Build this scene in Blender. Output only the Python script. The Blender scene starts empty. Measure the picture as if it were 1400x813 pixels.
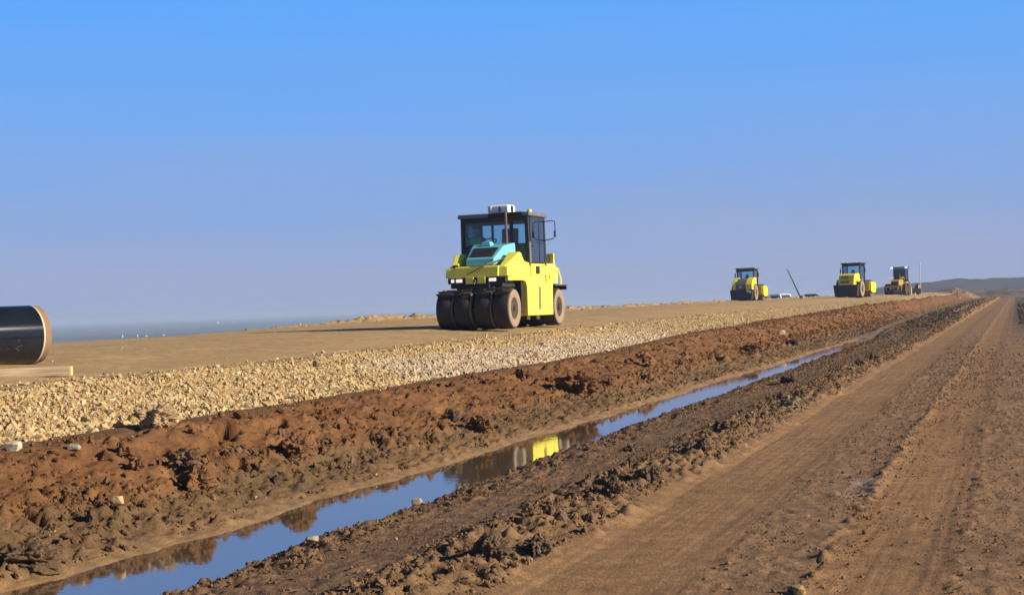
import bpy, bmesh, math, random
import numpy as np
from mathutils import Vector, Matrix

R = math.radians
random.seed(7)
RNG = np.random.default_rng(11)
scene = bpy.context.scene
COL = bpy.data.collections.new("place"); scene.collection.children.link(COL)

# ------------------------------------------------------------------ camera
ROAD = R(19.5)                    # heading of the road, right of the camera's forward
CS, SN = math.cos(ROAD), math.sin(ROAD)
EYE = 1.65
PITCH, ROLL = R(0.33), R(2.06)
FOC = 1950.0                      # focal length in pixels of a 1400 wide frame
fwd = Vector((0, math.cos(PITCH), math.sin(PITCH)))
r0 = Vector((1, 0, 0)); u0 = r0.cross(fwd)
rgt = r0 * math.cos(ROLL) - u0 * math.sin(ROLL)
upv = u0 * math.cos(ROLL) + r0 * math.sin(ROLL)
cam_d = bpy.data.cameras.new("camera"); cam = bpy.data.objects.new("camera", cam_d)
COL.objects.link(cam)
M3 = Matrix((rgt, upv, -fwd)).transposed()
cam.matrix_world = Matrix.Translation((0, 0, EYE)) @ M3.to_4x4()
cam_d.sensor_width = 36.0; cam_d.lens = 36.0 * FOC / 1400.0
cam_d.clip_start = 0.1; cam_d.clip_end = 60000
scene.camera = cam

def project(P):
    """world points (n,3) -> pixel x, y of the 1400x813 frame and depth"""
    d = P - np.array([0, 0, EYE])
    X = d @ np.array(rgt); Y = d @ np.array(upv); Z = d @ np.array(fwd)
    Zs = np.where(Z > 0.1, Z, 0.1)
    return 700 + FOC * X / Zs, 406.5 - FOC * Y / Zs, Z

def pix_ray(px, py):
    d = fwd + rgt * ((px - 700) / FOC) + upv * ((406.5 - py) / FOC)
    return d                         # depth 1 along the optical axis

def uv2w(u, v):
    return u * SN - v * CS, u * CS + v * SN

def w2uv(x, y):
    return x * SN + y * CS, -x * CS + y * SN

# ------------------------------------------------------------------ tagging
def tag(o, label=None, cat=None, group=None, kind=None):
    if label: o['label'] = label
    if cat: o['category'] = cat
    if group: o['group'] = group
    if kind: o['kind'] = kind
    return o

def thing(name, label, cat, loc=(0, 0, 0), rz=0.0, group=None):
    o = bpy.data.objects.new(name, None); COL.objects.link(o)
    o.empty_display_size = 0.3
    o.location = loc; o.rotation_euler = (0, 0, rz)
    return tag(o, label, cat, group)

# ------------------------------------------------------------------ numpy noise
_perm = np.random.default_rng(3).permutation(4096)
def _h(ix, iy, s):
    return _perm[(ix + _perm[(iy + 131 * s) & 4095]) & 4095]

def perlin(x, y, s=0):
    x = np.asarray(x, float); y = np.asarray(y, float)
    ix = np.floor(x).astype(np.int64); iy = np.floor(y).astype(np.int64)
    fx = x - ix; fy = y - iy
    a = fx * fx * fx * (fx * (fx * 6 - 15) + 10); b = fy * fy * fy * (fy * (fy * 6 - 15) + 10)
    def g(i, j, dx, dy):
        t = _h(i, j, s) * (2 * math.pi / 4096.0)
        return np.cos(t) * dx + np.sin(t) * dy
    n0 = g(ix, iy, fx, fy) * (1 - a) + g(ix + 1, iy, fx - 1, fy) * a
    n1 = g(ix, iy + 1, fx, fy - 1) * (1 - a) + g(ix + 1, iy + 1, fx - 1, fy - 1) * a
    return (n0 * (1 - b) + n1 * b) * 1.5

def fbm(x, y, s=0, o=4, gain=0.5):
    r = 0; a = 1.0; f = 1.0
    for k in range(o):
        r = r + a * perlin(x * f + 17.3 * k, y * f - 9.1 * k, s + k); a *= gain; f *= 2.03
    return r

def lumps(x, y, s=0, fill=0.6):
    """rounded lumps of random height scattered on cells (0..1)"""
    ix = np.floor(x).astype(np.int64); iy = np.floor(y).astype(np.int64)
    out = np.zeros_like(x)
    for i in (-1, 0, 1):
        for j in (-1, 0, 1):
            h = _h(ix + i, iy + j, s); h2 = _h(ix + i, iy + j, s + 5); h3 = _h(ix + i, iy + j, s + 9)
            cx = ix + i + (h / 4096.0); cy = iy + j + (h2 / 4096.0)
            rad = 0.25 + 0.5 * (h3 / 4096.0)
            on = (((h * 7 + h2 * 3) % 4096) / 4096.0) < fill
            d2 = ((x - cx) ** 2 + (y - cy) ** 2) / (rad * rad)
            out = np.maximum(out, np.where(on, np.sqrt(np.maximum(0, 1 - d2)) * rad, 0))
    return out

def sst(a, b, x):
    t = np.clip((x - a) / (b - a), 0, 1); return t * t * (3 - 2 * t)

def band(x, a, b, s):
    return sst(a - s, a + s, x) * (1 - sst(b - s, b + s, x))

# ------------------------------------------------------------------ materials
MATS = {}
def nodes_of(name):
    m = bpy.data.materials.new(name); m.use_nodes = True
    nt = m.node_tree; b = nt.nodes["Principled BSDF"]
    return m, nt, b

def link(nt, a, b): nt.links.new(a, b)

def paint(name, col, rough=0.45, metal=0.0, dirt=0.25, dirtcol=(0.30, 0.22, 0.14), spec=0.5, scale=3.0, bump=0.0, coat=0.0):
    """a painted or plain surface with dust and slight wear, in the object's own space"""
    m, nt, b = nodes_of(name)
    tc = nt.nodes.new("ShaderNodeTexCoord")
    n1 = nt.nodes.new("ShaderNodeTexNoise"); n1.inputs["Scale"].default_value = scale; n1.inputs["Detail"].default_value = 6
    link(nt, tc.outputs["Object"], n1.inputs["Vector"])
    rp = nt.nodes.new("ShaderNodeMapRange"); rp.inputs["From Min"].default_value = 0.42; rp.inputs["From Max"].default_value = 0.72
    rp.inputs["To Max"].default_value = dirt
    link(nt, n1.outputs["Fac"], rp.inputs["Value"])
    mx = nt.nodes.new("ShaderNodeMix"); mx.data_type = 'RGBA'
    mx.inputs["A"].default_value = (*col, 1); mx.inputs["B"].default_value = (*dirtcol, 1)
    link(nt, rp.outputs["Result"], mx.inputs["Factor"])
    link(nt, mx.outputs["Result"], b.inputs["Base Color"])
    ro = nt.nodes.new("ShaderNodeMapRange"); ro.inputs["To Min"].default_value = rough; ro.inputs["To Max"].default_value = min(1, rough + 0.3)
    link(nt, n1.outputs["Fac"], ro.inputs["Value"]); link(nt, ro.outputs["Result"], b.inputs["Roughness"])
    b.inputs["Metallic"].default_value = metal; b.inputs["Specular IOR Level"].default_value = spec
    if coat: b.inputs["Coat Weight"].default_value = coat
    if bump:
        n2 = nt.nodes.new("ShaderNodeTexNoise"); n2.inputs["Scale"].default_value = scale * 9
        link(nt, tc.outputs["Object"], n2.inputs["Vector"])
        bp = nt.nodes.new("ShaderNodeBump"); bp.inputs["Strength"].default_value = bump; bp.inputs["Distance"].default_value = 0.02
        link(nt, n2.outputs["Fac"], bp.inputs["Height"]); link(nt, bp.outputs["Normal"], b.inputs["Normal"])
    MATS[name] = m
    return m

def earth(name, fine=55.0, bump=0.6, rough=0.95, dist=0.02, var=0.35):
    """soil and stone: base colour from the mesh's own 'tint' attribute, grain from noise; 'wet' lowers the roughness"""
    m, nt, b = nodes_of(name)
    at = nt.nodes.new("ShaderNodeAttribute"); at.attribute_name = "tint"
    tc = nt.nodes.new("ShaderNodeTexCoord")
    n1 = nt.nodes.new("ShaderNodeTexNoise"); n1.inputs["Scale"].default_value = fine; n1.inputs["Detail"].default_value = 5; n1.inputs["Roughness"].default_value = 0.65
    n3 = nt.nodes.new("ShaderNodeTexNoise"); n3.inputs["Scale"].default_value = fine / 9; n3.inputs["Detail"].default_value = 4
    for n in (n1, n3): link(nt, tc.outputs["Object"], n.inputs["Vector"])
    rp = nt.nodes.new("ShaderNodeMapRange"); rp.inputs["From Min"].default_value = 0.3; rp.inputs["From Max"].default_value = 0.7
    rp.inputs["To Min"].default_value = 1 - var; rp.inputs["To Max"].default_value = 1 + var
    link(nt, n1.outputs["Fac"], rp.inputs["Value"])
    rp3 = nt.nodes.new("ShaderNodeMapRange"); rp3.inputs["From Min"].default_value = 0.3; rp3.inputs["From Max"].default_value = 0.7
    rp3.inputs["To Min"].default_value = 1 - var * 0.6; rp3.inputs["To Max"].default_value = 1 + var * 0.6
    link(nt, n3.outputs["Fac"], rp3.inputs["Value"])
    mm = nt.nodes.new("ShaderNodeMath"); mm.operation = 'MULTIPLY'
    link(nt, rp.outputs["Result"], mm.inputs[0]); link(nt, rp3.outputs["Result"], mm.inputs[1])
    vm = nt.nodes.new("ShaderNodeVectorMath"); vm.operation = 'SCALE'
    link(nt, at.outputs["Color"], vm.inputs[0]); link(nt, mm.outputs[0], vm.inputs["Scale"])
    link(nt, vm.outputs["Vector"], b.inputs["Base Color"])
    wt = nt.nodes.new("ShaderNodeAttribute"); wt.attribute_name = "wet"
    ro = nt.nodes.new("ShaderNodeMapRange"); ro.inputs["To Min"].default_value = rough; ro.inputs["To Max"].default_value = 0.28
    link(nt, wt.outputs["Fac"], ro.inputs["Value"]); link(nt, ro.outputs["Result"], b.inputs["Roughness"])
    b.inputs["Specular IOR Level"].default_value = 0.25
    bp = nt.nodes.new("ShaderNodeBump"); bp.inputs["Strength"].default_value = bump; bp.inputs["Distance"].default_value = dist
    link(nt, n1.outputs["Fac"], bp.inputs["Height"]); link(nt, bp.outputs["Normal"], b.inputs["Normal"])
    MATS[name] = m
    return m

earth("soil"); earth("stone", fine=25, bump=0.35, rough=0.9, var=0.18)
earth("clod", fine=70, bump=0.5, var=0.25)
earth("far_land", fine=0.05, bump=0.0, var=0.25)
earth("heap_soil", fine=1.2, bump=0.8, dist=0.4, var=0.3)

# ------------------------------------------------------------------ bulk mesh
def bulk(name, V, F, mat, tint=None, wet=None, smooth=False, kind=None):
    """numpy vertices and equal-sided faces -> one mesh object"""
    me = bpy.data.meshes.new(name)
    n = F.shape[1]
    me.vertices.add(len(V)); me.vertices.foreach_set("co", np.ascontiguousarray(V, np.float32).ravel())
    me.loops.add(F.size); me.loops.foreach_set("vertex_index", np.ascontiguousarray(F, np.int32).ravel())
    me.polygons.add(len(F)); me.polygons.foreach_set("loop_start", np.arange(0, F.size, n, dtype=np.int32))
    me.update(calc_edges=True)
    if tint is not None:
        a = me.attributes.new("tint", 'FLOAT_COLOR', 'POINT')
        c = np.ones((len(V), 4), np.float32); c[:, :3] = tint
        a.data.foreach_set("color", c.ravel())
    if wet is not None:
        a = me.attributes.new("wet", 'FLOAT', 'POINT'); a.data.foreach_set("value", np.ascontiguousarray(wet, np.float32))
    (me.shade_smooth if smooth else me.shade_flat)()
    me.materials.append(mat)
    o = bpy.data.objects.new(name, me); COL.objects.link(o)
    if kind: o['kind'] = kind
    return o

# ------------------------------------------------------------------ small mesh builder
class MB:
    def __init__(s): s.v = []; s.f = []
    def add(s, vs, fs):
        n = len(s.v); s.v += [tuple(p) for p in vs]; s.f += [tuple(i + n for i in f) for f in fs]; return s
    def box(s, c, d, rot=None, taper=None):
        """taper=(fx,fy): scale of the top face"""
        hx, hy, hz = d[0] / 2, d[1] / 2, d[2] / 2; tx, ty = taper or (1, 1)
        P = [Vector(p) for p in ((-hx, -hy, -hz), (hx, -hy, -hz), (hx, hy, -hz), (-hx, hy, -hz),
                                 (-hx * tx, -hy * ty, hz), (hx * tx, -hy * ty, hz), (hx * tx, hy * ty, hz), (-hx * tx, hy * ty, hz))]
        if rot is not None: P = [rot @ p for p in P]
        c = Vector(c)
        return s.add([p + c for p in P], [(0, 3, 2, 1), (4, 5, 6, 7), (0, 1, 5, 4), (1, 2, 6, 5), (2, 3, 7, 6), (3, 0, 4, 7)])
    def box2(s, a, b):
        return s.box([(a[i] + b[i]) / 2 for i in range(3)], [abs(b[i] - a[i]) for i in range(3)])
    def hexa(s, P):
        return s.add(P, [(0, 3, 2, 1), (4, 5, 6, 7), (0, 1, 5, 4), (1, 2, 6, 5), (2, 3, 7, 6), (3, 0, 4, 7)])
    def prism(s, poly, x0, x1, ax=0):
        """polygon in the plane normal to axis ax, counted in the other two axes' order"""
        o = [i for i in range(3) if i != ax]; n = len(poly); V = []
        for x in (x0, x1):
            for p in poly:
                q = [0, 0, 0]; q[ax] = x; q[o[0]] = p[0]; q[o[1]] = p[1]; V.append(q)
        F = [tuple(range(n - 1, -1, -1)), tuple(range(n, 2 * n))]
        F += [(i, (i + 1) % n, n + (i + 1) % n, n + i) for i in range(n)]
        return s.add(V, F)
    def lathe(s, prof, c, axis, n=24, closed=False):
        """profile of (radius, along)"""
        a = Vector(axis).normalized(); t = Vector((0, 0, 1)) if abs(a.z) < 0.9 else Vector((1, 0, 0))
        e1 = a.cross(t).normalized(); e2 = a.cross(e1); c = Vector(c); V = []; F = []
        for r, h in prof:
            for k in range(n):
                w = 2 * math.pi * k / n
                V.append(c + a * h + (e1 * math.cos(w) + e2 * math.sin(w)) * r)
        m = len(prof)
        for i in range(m - (0 if closed else 1)):
            j = (i + 1) % m
            for k in range(n):
                l = (k + 1) % n
                F.append((i * n + k, i * n + l, j * n + l, j * n + k))
        if not closed:
            if prof[0][0] > 1e-4: F.append(tuple(range(n - 1, -1, -1)))
            if prof[-1][0] > 1e-4: F.append(tuple(range((m - 1) * n, m * n)))
        return s.add(V, F)
    def cyl(s, p0, p1, r, r1=None, n=14):
        p0 = Vector(p0); p1 = Vector(p1)
        return s.lathe([(r, 0), (r if r1 is None else r1, (p1 - p0).length)], p0, p1 - p0, n)
    def tube(s, pts, r, n=8):
        pts = [Vector(p) for p in pts]; V = []; F = []
        for i, p in enumerate(pts):
            d = (pts[min(i + 1, len(pts) - 1)] - pts[max(i - 1, 0)]).normalized()
            t = Vector((0, 0, 1)) if abs(d.z) < 0.95 else Vector((1, 0, 0))
            e1 = d.cross(t).normalized(); e2 = d.cross(e1)
            for k in range(n):
                w = 2 * math.pi * k / n; V.append(p + (e1 * math.cos(w) + e2 * math.sin(w)) * r)
        for i in range(len(pts) - 1):
            for k in range(n):
                l = (k + 1) % n; F.append((i * n + k, i * n + l, (i + 1) * n + l, (i + 1) * n + k))
        F += [tuple(range(n - 1, -1, -1)), tuple(range((len(pts) - 1) * n, len(pts) * n))]
        return s.add(V, F)
    def build(s, name, mat, parent=None, bevel=0.0, angle=35, seg=2, loc=None):
        me = bpy.data.meshes.new(name)
        me.from_pydata(s.v, [], s.f)
        bm = bmesh.new(); bm.from_mesh(me); bmesh.ops.recalc_face_normals(bm, faces=bm.faces); bm.to_mesh(me); bm.free()
        me.shade_smooth(); me.set_sharp_from_angle(angle=R(angle))
        me.materials.append(MATS[mat] if isinstance(mat, str) else mat)
        o = bpy.data.objects.new(name, me); COL.objects.link(o)
        if parent is not None: o.parent = parent
        if loc is not None: o.location = loc
        if bevel:
            b = o.modifiers.new("bevel", 'BEVEL'); b.width = bevel; b.segments = seg; b.limit_method = 'ANGLE'; b.angle_limit = R(40)
            b.harden_normals = True
        return o

def copy_tree(o, parent=None):
    c = o.copy(); COL.objects.link(c); c.parent = parent
    for ch in list(o.children): copy_tree(ch, c)
    return c
HAZE = 0.00035; EXPO = 0.62; SKYG = 0.77
# ================================================================== GROUND
def ip(x, pts):
    return np.interp(x, [p[0] for p in pts], [p[1] for p in pts])

PAD_Z = [(-20, .90), (12, .90), (20, .90), (28, .95), (38, .96), (52, 1.03), (260, 1.05)]
ROCK_LIFT = [(-20, 0), (31, 0), (46, .22), (95, .42), (260, .45)]
SEC = [(-14, -.12), (-3, -.06), (-.6, -.02), (.40, 0), (.62, -.016), (1.0, -.014), (1.20, .004), (1.45, .004), (1.80, .006), (2.1, -.02),
       (2.75, -.03), (3.0, .015), (3.32, .062), (3.65, .035), (4.1, -.02), (4.7, -.07), (5.0, -.10), (5.25, -.155), (5.42, -.25), (5.54, -.33),
       (6.2, -.48), (6.78, -.34), (6.95, -.285), (7.3, -.22), (7.8, -.08), (8.3, .05), (8.8, .24), (9.25, .37), (9.62, .41), (9.8, .40)]
WATER_Z = -0.30

def pad_z(u): return ip(u, PAD_Z)

def section(u, q):
    z = ip(q, SEC) + ip(u, ROCK_LIFT) * sst(7.9, 9.7, q)
    rb = .40 + ip(u, ROCK_LIFT); pe = pad_z(u)
    t = np.clip((q - 9.8) / 1.4, 0, 1)
    zr = rb + (pe - rb) * (t ** 0.9)
    crown = ip(q, [(11.2, 0), (12.2, .06), (14, .18), (17, .20), (20, .2), (23, .17), (25.2, .10), (26.2, -.02), (28, -.5)]) * ip(u, [(0, .9), (38, 1.0), (60, 1.3), (120, 1.6), (260, 1.6)]) + band(q, 24, 25.6, 1.2) * .10 * sst(38, 60, u)
    zp = pe + crown
    z = np.where(q > 9.8, zr, z); z = np.where(q > 11.2, zp, z)
    # the ditch silts up far down the road, where the water ends
    z = z + sst(57, 72, u) * .34 * band(q, 5.5, 7.0, .4)
    return z

AMP = [(-14, 0), (-2, .1), (1.2, .05), (3.3, .14), (4.6, .14), (5.5, .15), (6.9, .14), (8.2, .2), (9.8, .2), (11.2, .10), (14, .1), (25, .5), (27, .6)]
def q2v(u, q):
    w = ip(q, AMP) * (perlin(u / 2.7, q * .35, 20) + .5 * perlin(u / .9, q * .8, 21) * (q < 24))
    w = w * 0.9
    narrow = ip(q, [(5.6, 0), (6.2, .3), (6.9, 1), (7.4, 1), (9.0, 0), (30, 0)]) * ip(u, [(0, 0), (14, .0), (25, .18), (50, .42), (70, .5), (260, .5)])
    # long wander of the platform edge
    w2 = ip(q, [(9, 0), (9.8, .5), (11.2, 1), (13, 0), (30, 0)]) * ip(u, [(0, 0), (14, .15), (19, -.25), (24, -.1), (30, 0), (260, 0)])
    return q + w - narrow + w2

# -- rows along the road, columns across it
rows = np.concatenate([np.arange(-4, 5.0, .12), 5.0 * np.exp(np.arange(0, math.log(260 / 5.0), .0036))])
cols = np.concatenate([np.arange(-14, -2.0, .085), np.arange(-2.0, 3.3, .019), np.arange(3.3, 5.55, .016), np.arange(5.55, 6.9, .03),
                       np.arange(6.9, 9.8, .0165), np.arange(9.8, 11.2, .022), np.arange(11.2, 13.0, .028), np.arange(13.0, 28.01, .085)])
U, Q = np.meshgrid(rows, cols, indexing='ij')
near = 1.0 / (1.0 + (np.abs(U) / 60.0) ** 2)

Zg = section(U, Q)
V_ = q2v(U, Q)
nlow = fbm(U / 1.6, V_ / 1.6, 30, 4)
nmid = fbm(U / .42, V_ / .42, 40, 4)
nfin = fbm((U * .62 - V_ * .78) / .085, (U * .78 + V_ * .62) / .085, 50, 3, .6)
# zone weights with ragged edges
qn = Q + .16 * nlow + .10 * nmid
w_right = 1 - sst(-.75, -.2, qn)
w_tr1 = band(Q + .05 * nlow, .42, 1.17, .07)
w_tr2 = band(Q + .08 * nlow, 1.85, 2.92, .12)
w_track = np.clip(w_tr1 + w_tr2, 0, 1)
w_wind = band(qn, 2.98, 3.75, .14)
w_verge = band(qn, 3.6, 5.6, .12)
w_crest = band(qn, 4.65, 5.45, .15)
w_bed = band(Q, 5.5, 6.9, .1)
w_wet = band(Q + .07 * nlow + .04 * nmid, 6.75, 7.10, .05)
w_dark = band(qn, 7.12, 8.2 , .2)
w_red = band(Q + .35 * nlow + .12 * nmid, 7.9, 9.85, .25)
w_rock = band(Q + .05 * nmid, 9.82, 11.22, .04)
w_pad = sst(11.18, 11.26, Q + .05 * nmid)

# relief
l1 = lumps(U / .16, V_ / .16, 60, .55) * .16
l2 = lumps(U / .075, V_ / .075, 70, .6) * .075
l3 = lumps(U / .36, V_ / .36, 80, .4) * .36
str_ = fbm(U / 3.0, V_ / .045, 90, 3)                      # lengthwise tyre streaks
UR = U * .83 + V_ * .56; VR = V_ * .83 - U * .56
ncl = fbm(UR / .19, VR / .19, 55, 4, .62)                   # crumbly soil
crag = 1 - np.abs(fbm(U / .55, V_ / .45, 57, 4, .55)); hol = np.maximum(0, fbm(U / .75, V_ / .5, 58, 3) - .28)
h = 0
h = h + w_wind * (.048 * ncl + .016 * nfin + .35 * l2 * sst(-.3, .4, nmid) + .015 * nmid + .03 * nlow) + w_crest * (.020 * ncl + .35 * l2 + .12 * l1)
h = h + w_verge * (.012 * nlow + .008 * nmid + .011 * ncl + .004 * nfin + .15 * l2 * sst(-.2, .6, nmid))
h = h + w_dark * (.042 * ncl + .014 * nfin + .30 * l1 * sst(-.2, .5, nmid) + .40 * l2 + .03 * nlow)
w_low = 1 - .85 * sst(9.05, 9.5, Q + .1 * nlow)
h = h + w_red * w_low * (.050 * nlow + .030 * nmid + .040 * ncl * (.30 + .9 * sst(.0, .6, nmid)) + .014 * nfin + .05 * crag - .70 * np.maximum(0, hol - .12) + .12 * l1 * sst(.35, .8, nmid) + .15 * l2 * sst(.1, .6, nmid))
h = h + w_wet * (.014 * nlow + .014 * nmid + .006 * ncl)
mid_road = np.clip(band(Q, -.5, 3.0, .1) - w_track, 0, 1)
h = h + w_track * (.0030 * str_ + .006 * nlow + .0025 * nmid + .0022 * nfin + .0012 * ncl) + mid_road * (.010 * nlow + .010 * nmid * sst(-.3, .3, nlow) + .009 * ncl + .005 * nfin + .25 * l2 * sst(.1, .7, nmid + .3 * nlow))
str2 = fbm(U / 4.0, (V_ + .045 * U + .25 * np.sin(U / 7.0)) / .06, 93, 3)
h = h + band(Q, -.3, 3.0, .2) * .0028 * str2 * sst(-.1, .5, fbm(U / 6, V_ / .7, 94, 2))
rut = np.exp(-((Q + .05 * nlow - 1.20) / .045) ** 2) + .35 * np.exp(-((Q + .06 * nlow - .40) / .05) ** 2) + .2 * np.exp(-((Q + .1 * nlow - 1.82) / .07) ** 2)
h = h + rut * (.004 + .010 * nmid + .016 * ncl + .006 * nfin + .3 * l2) * (1 - w_right) * (1 - .6 * sst(30, 60, U))
h = h + (w_verge + w_wind + w_bed * .7) * sst(62, 100, U) * (.16 + .10 * nlow + .10 * nmid + .3 * l3)
h = h + w_right * (.03 * nlow + .02 * nmid + .010 * ncl + .006 * nfin + .4 * l2 * sst(-.2, .5, nmid))
h = h + w_rock * (.03 * nlow + .02 * nmid + .012 * ncl + .006 * nfin) + w_pad * (.012 * nlow * sst(12, 14, Q) + .004 * nmid + .0015 * nfin)
# cleat marks of a wheel along the platform's edge
cleat = band(Q, 11.18, 11.55, .03) * sst(.1, .5, np.sin(U * 2 * math.pi / .25 + 1.5 * perlin(U / 3, 0 * U, 5))) * (U < 36)
h = h - .055 * cleat
# loose heap edge on the far side of the platform
h = h + band(Q, 24.2, 25.8, .5) * np.maximum(0, .10 * nlow + .10 * nmid + .05) * 1.2 * sst(40, 55, U)
Zg = Zg + h
# small far-away berm bumps beside the platform's end
Zg = Zg + .28 * np.maximum(0, fbm(U / 9, V_ / 2.5, 95, 3)) * band(Q, 8.6, 9.9, .4) * sst(60, 110, U)

# base colours of the ground (dry, real-world values)
def c(*a): return np.array(a)[None, None, :]
T = np.zeros(U.shape + (3,)) + c(.20, .132, .076)
def lay(w, col):
    global T
    w = np.clip(w, 0, 1); T = T * (1 - w[..., None]) + w[..., None] * np.array(col)
lay(w_right, (.172, .120, .078))
lay(w_right * sst(.0, .6, nlow) * .6, (.125, .092, .066))
lay(mid_road * .9, (.195, .130, .077))
lay(w_tr1, (.225, .140, .070)); lay(w_tr2, (.235, .150, .076))
lay(w_track * sst(.25, .8, str_) * .4, (.165, .106, .060))
lay(band(Q, -.3, 3.0, .2) * sst(.15, .8, str2) * sst(-.1, .5, fbm(U / 6, V_ / .7, 94, 2)) * .4, (.145, .095, .056))
lay(w_wind * .9, (.165, .110, .062)); lay(w_verge, (.165, .108, .064))
lay(w_verge * sst(.05, .6, nlow) * .5, (.165, .112, .078))
lay(w_crest * .8, (.140, .092, .056)); lay(w_bed, (.13, .088, .052))
lay(w_wet, (.235, .160, .080)); lay(w_dark, (.140, .090, .046)); lay(w_red, (.165, .082, .034))
lay(w_red * sst(.2, .8, nmid) * .45, (.120, .062, .032)); lay(w_red * sst(.1, .7, fbm(U / 2.2, V_ / .8, 33, 3)) * .5, (.225, .122, .052))
lay(band(Q + .1 * nmid, 9.35, 9.86, .1) * .75, (.120, .072, .040))
lay(w_rock, (.42, .29, .135)); lay(w_pad, (.385, .275, .148))
lay(w_pad * sst(.1, .9, fbm(U / 9, V_ / 1.6, 34, 3)) * .4, (.29, .205, .115))
lay(w_pad * band(Q, 11.1, 11.55, .1) * .45, (.28, .19, .10))
# damp patch and tracked-on moisture in the middle of the road
dampc = np.exp(-(((U - 43) / 9) ** 2 + ((Q - 1.45) / .5) ** 2)) * sst(-.35, .25, fbm(U / 1.5, V_ / .4, 35, 2))
lay(dampc * .55, (.110, .080, .054))
puddle = np.exp(-(((U - 12.4) / .55) ** 2 + ((Q - 1.30) / .12) ** 2)) * sst(-.3, .3, nmid + .3)
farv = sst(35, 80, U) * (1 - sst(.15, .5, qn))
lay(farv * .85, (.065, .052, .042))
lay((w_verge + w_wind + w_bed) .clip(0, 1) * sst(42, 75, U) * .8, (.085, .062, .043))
T *= (1 + .10 * nlow + .09 * nmid)[..., None]
wet = np.clip(w_bed * .6 * (1 - sst(58, 70, U)) + .45 * w_wet * (1 - sst(6.95, 7.12, Q)) + puddle, 0, 1)
lay(np.clip(puddle * .5, 0, 1), (.30, .27, .25))  # grey-white glint of the wet spot painted into the ground colour
T = np.clip(T * np.where((Q < 7.3)[..., None], np.array([1.10, .995, .93]), np.where((Q < 9.7)[..., None], np.array([.95, .90, .86]), np.array([1.0, .95, .86]))), .01, .9)

X_, Y_ = uv2w(U, V_)
P3 = np.stack([X_, Y_, Zg], -1)
PX, PY, PD = project(P3.reshape(-1, 3))
PX = PX.reshape(U.shape); PY = PY.reshape(U.shape); PD = PD.reshape(U.shape)

nr, nc = U.shape
def strip(name, q0, q1):
    i0 = max(0, np.searchsorted(cols, q0 - 1e-6)); i1 = min(nc - 1, np.searchsorted(cols, q1 - 1e-6))
    k = i1 - i0 + 1
    idx = np.arange(nr * k).reshape(nr, k)
    F = np.stack([idx[:-1, :-1], idx[1:, :-1], idx[1:, 1:], idx[:-1, 1:]], -1).reshape(-1, 4)[:, ::-1]
    F = F[:, ::-1]
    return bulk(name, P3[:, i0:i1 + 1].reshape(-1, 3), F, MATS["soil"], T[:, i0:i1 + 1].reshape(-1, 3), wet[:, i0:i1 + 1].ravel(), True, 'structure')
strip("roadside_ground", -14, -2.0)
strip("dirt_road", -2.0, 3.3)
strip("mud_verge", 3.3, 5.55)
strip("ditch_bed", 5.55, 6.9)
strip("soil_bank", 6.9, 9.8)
strip("rock_slope", 9.8, 11.2)
strip("sand_platform", 11.2, 28.1)

def zat(u, q):
    """terrain height at (u, q), bilinear"""
    i = np.clip(np.searchsorted(rows, u) - 1, 0, nr - 2); j = np.clip(np.searchsorted(cols, q) - 1, 0, nc - 2)
    a = (u - rows[i]) / (rows[i + 1] - rows[i]); b = (q - cols[j]) / (cols[j + 1] - cols[j])
    return (Zg[i, j] * (1 - a) * (1 - b) + Zg[i + 1, j] * a * (1 - b) + Zg[i, j + 1] * (1 - a) * b + Zg[i + 1, j + 1] * a * b)

def ground_at(px, py, q0=-14, q1=28, off=0.0):
    """the nearest ground point seen at a pixel of the photograph"""
    ok = (PD > 2) & (Q >= q0) & (Q <= q1)
    d = np.where(ok, np.hypot(PX - px, PY - py), 1e9)
    m = d.min()
    near_ = np.where(d < m + 1.2, PD, 1e9)
    k = np.unravel_index(np.argmin(near_), near_.shape)
    return Vector(P3[k]) + Vector((0, 0, off))

# -- ditch water: one calm sheet between the banks
wu = np.concatenate([np.arange(-4, 75, .5)]); wq = np.linspace(5.2, 7.4, 12)
WU, WQ = np.meshgrid(wu, wq, indexing='ij')
wx, wy = uv2w(WU, q2v(WU, WQ))
idx = np.arange(WU.size).reshape(WU.shape)
WF = np.stack([idx[:-1, :-1], idx[:-1, 1:], idx[1:, 1:], idx[1:, :-1]], -1).reshape(-1, 4)[:, ::-1]
m, nt, b = nodes_of("ditch_water")
b.inputs["Base Color"].default_value = (.10, .068, .038, 1); b.inputs["Roughness"].default_value = 0.045
b.inputs["IOR"].default_value = 2.3; b.inputs["Specular IOR Level"].default_value = 0.85
tc = nt.nodes.new("ShaderNodeTexCoord"); n1 = nt.nodes.new("ShaderNodeTexNoise"); n1.inputs["Scale"].default_value = 5; n1.inputs["Detail"].default_value = 2
link(nt, tc.outputs["Object"], n1.inputs["Vector"])
bp = nt.nodes.new("ShaderNodeBump"); bp.inputs["Strength"].default_value = 0.03; bp.inputs["Distance"].default_value = 0.02
link(nt, n1.outputs["Fac"], bp.inputs["Height"]); link(nt, bp.outputs["Normal"], b.inputs["Normal"])
wo = bulk("water", np.stack([wx, wy, np.full_like(wx, WATER_Z)], -1).reshape(-1, 3), WF, m, smooth=True, kind='structure')

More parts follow.
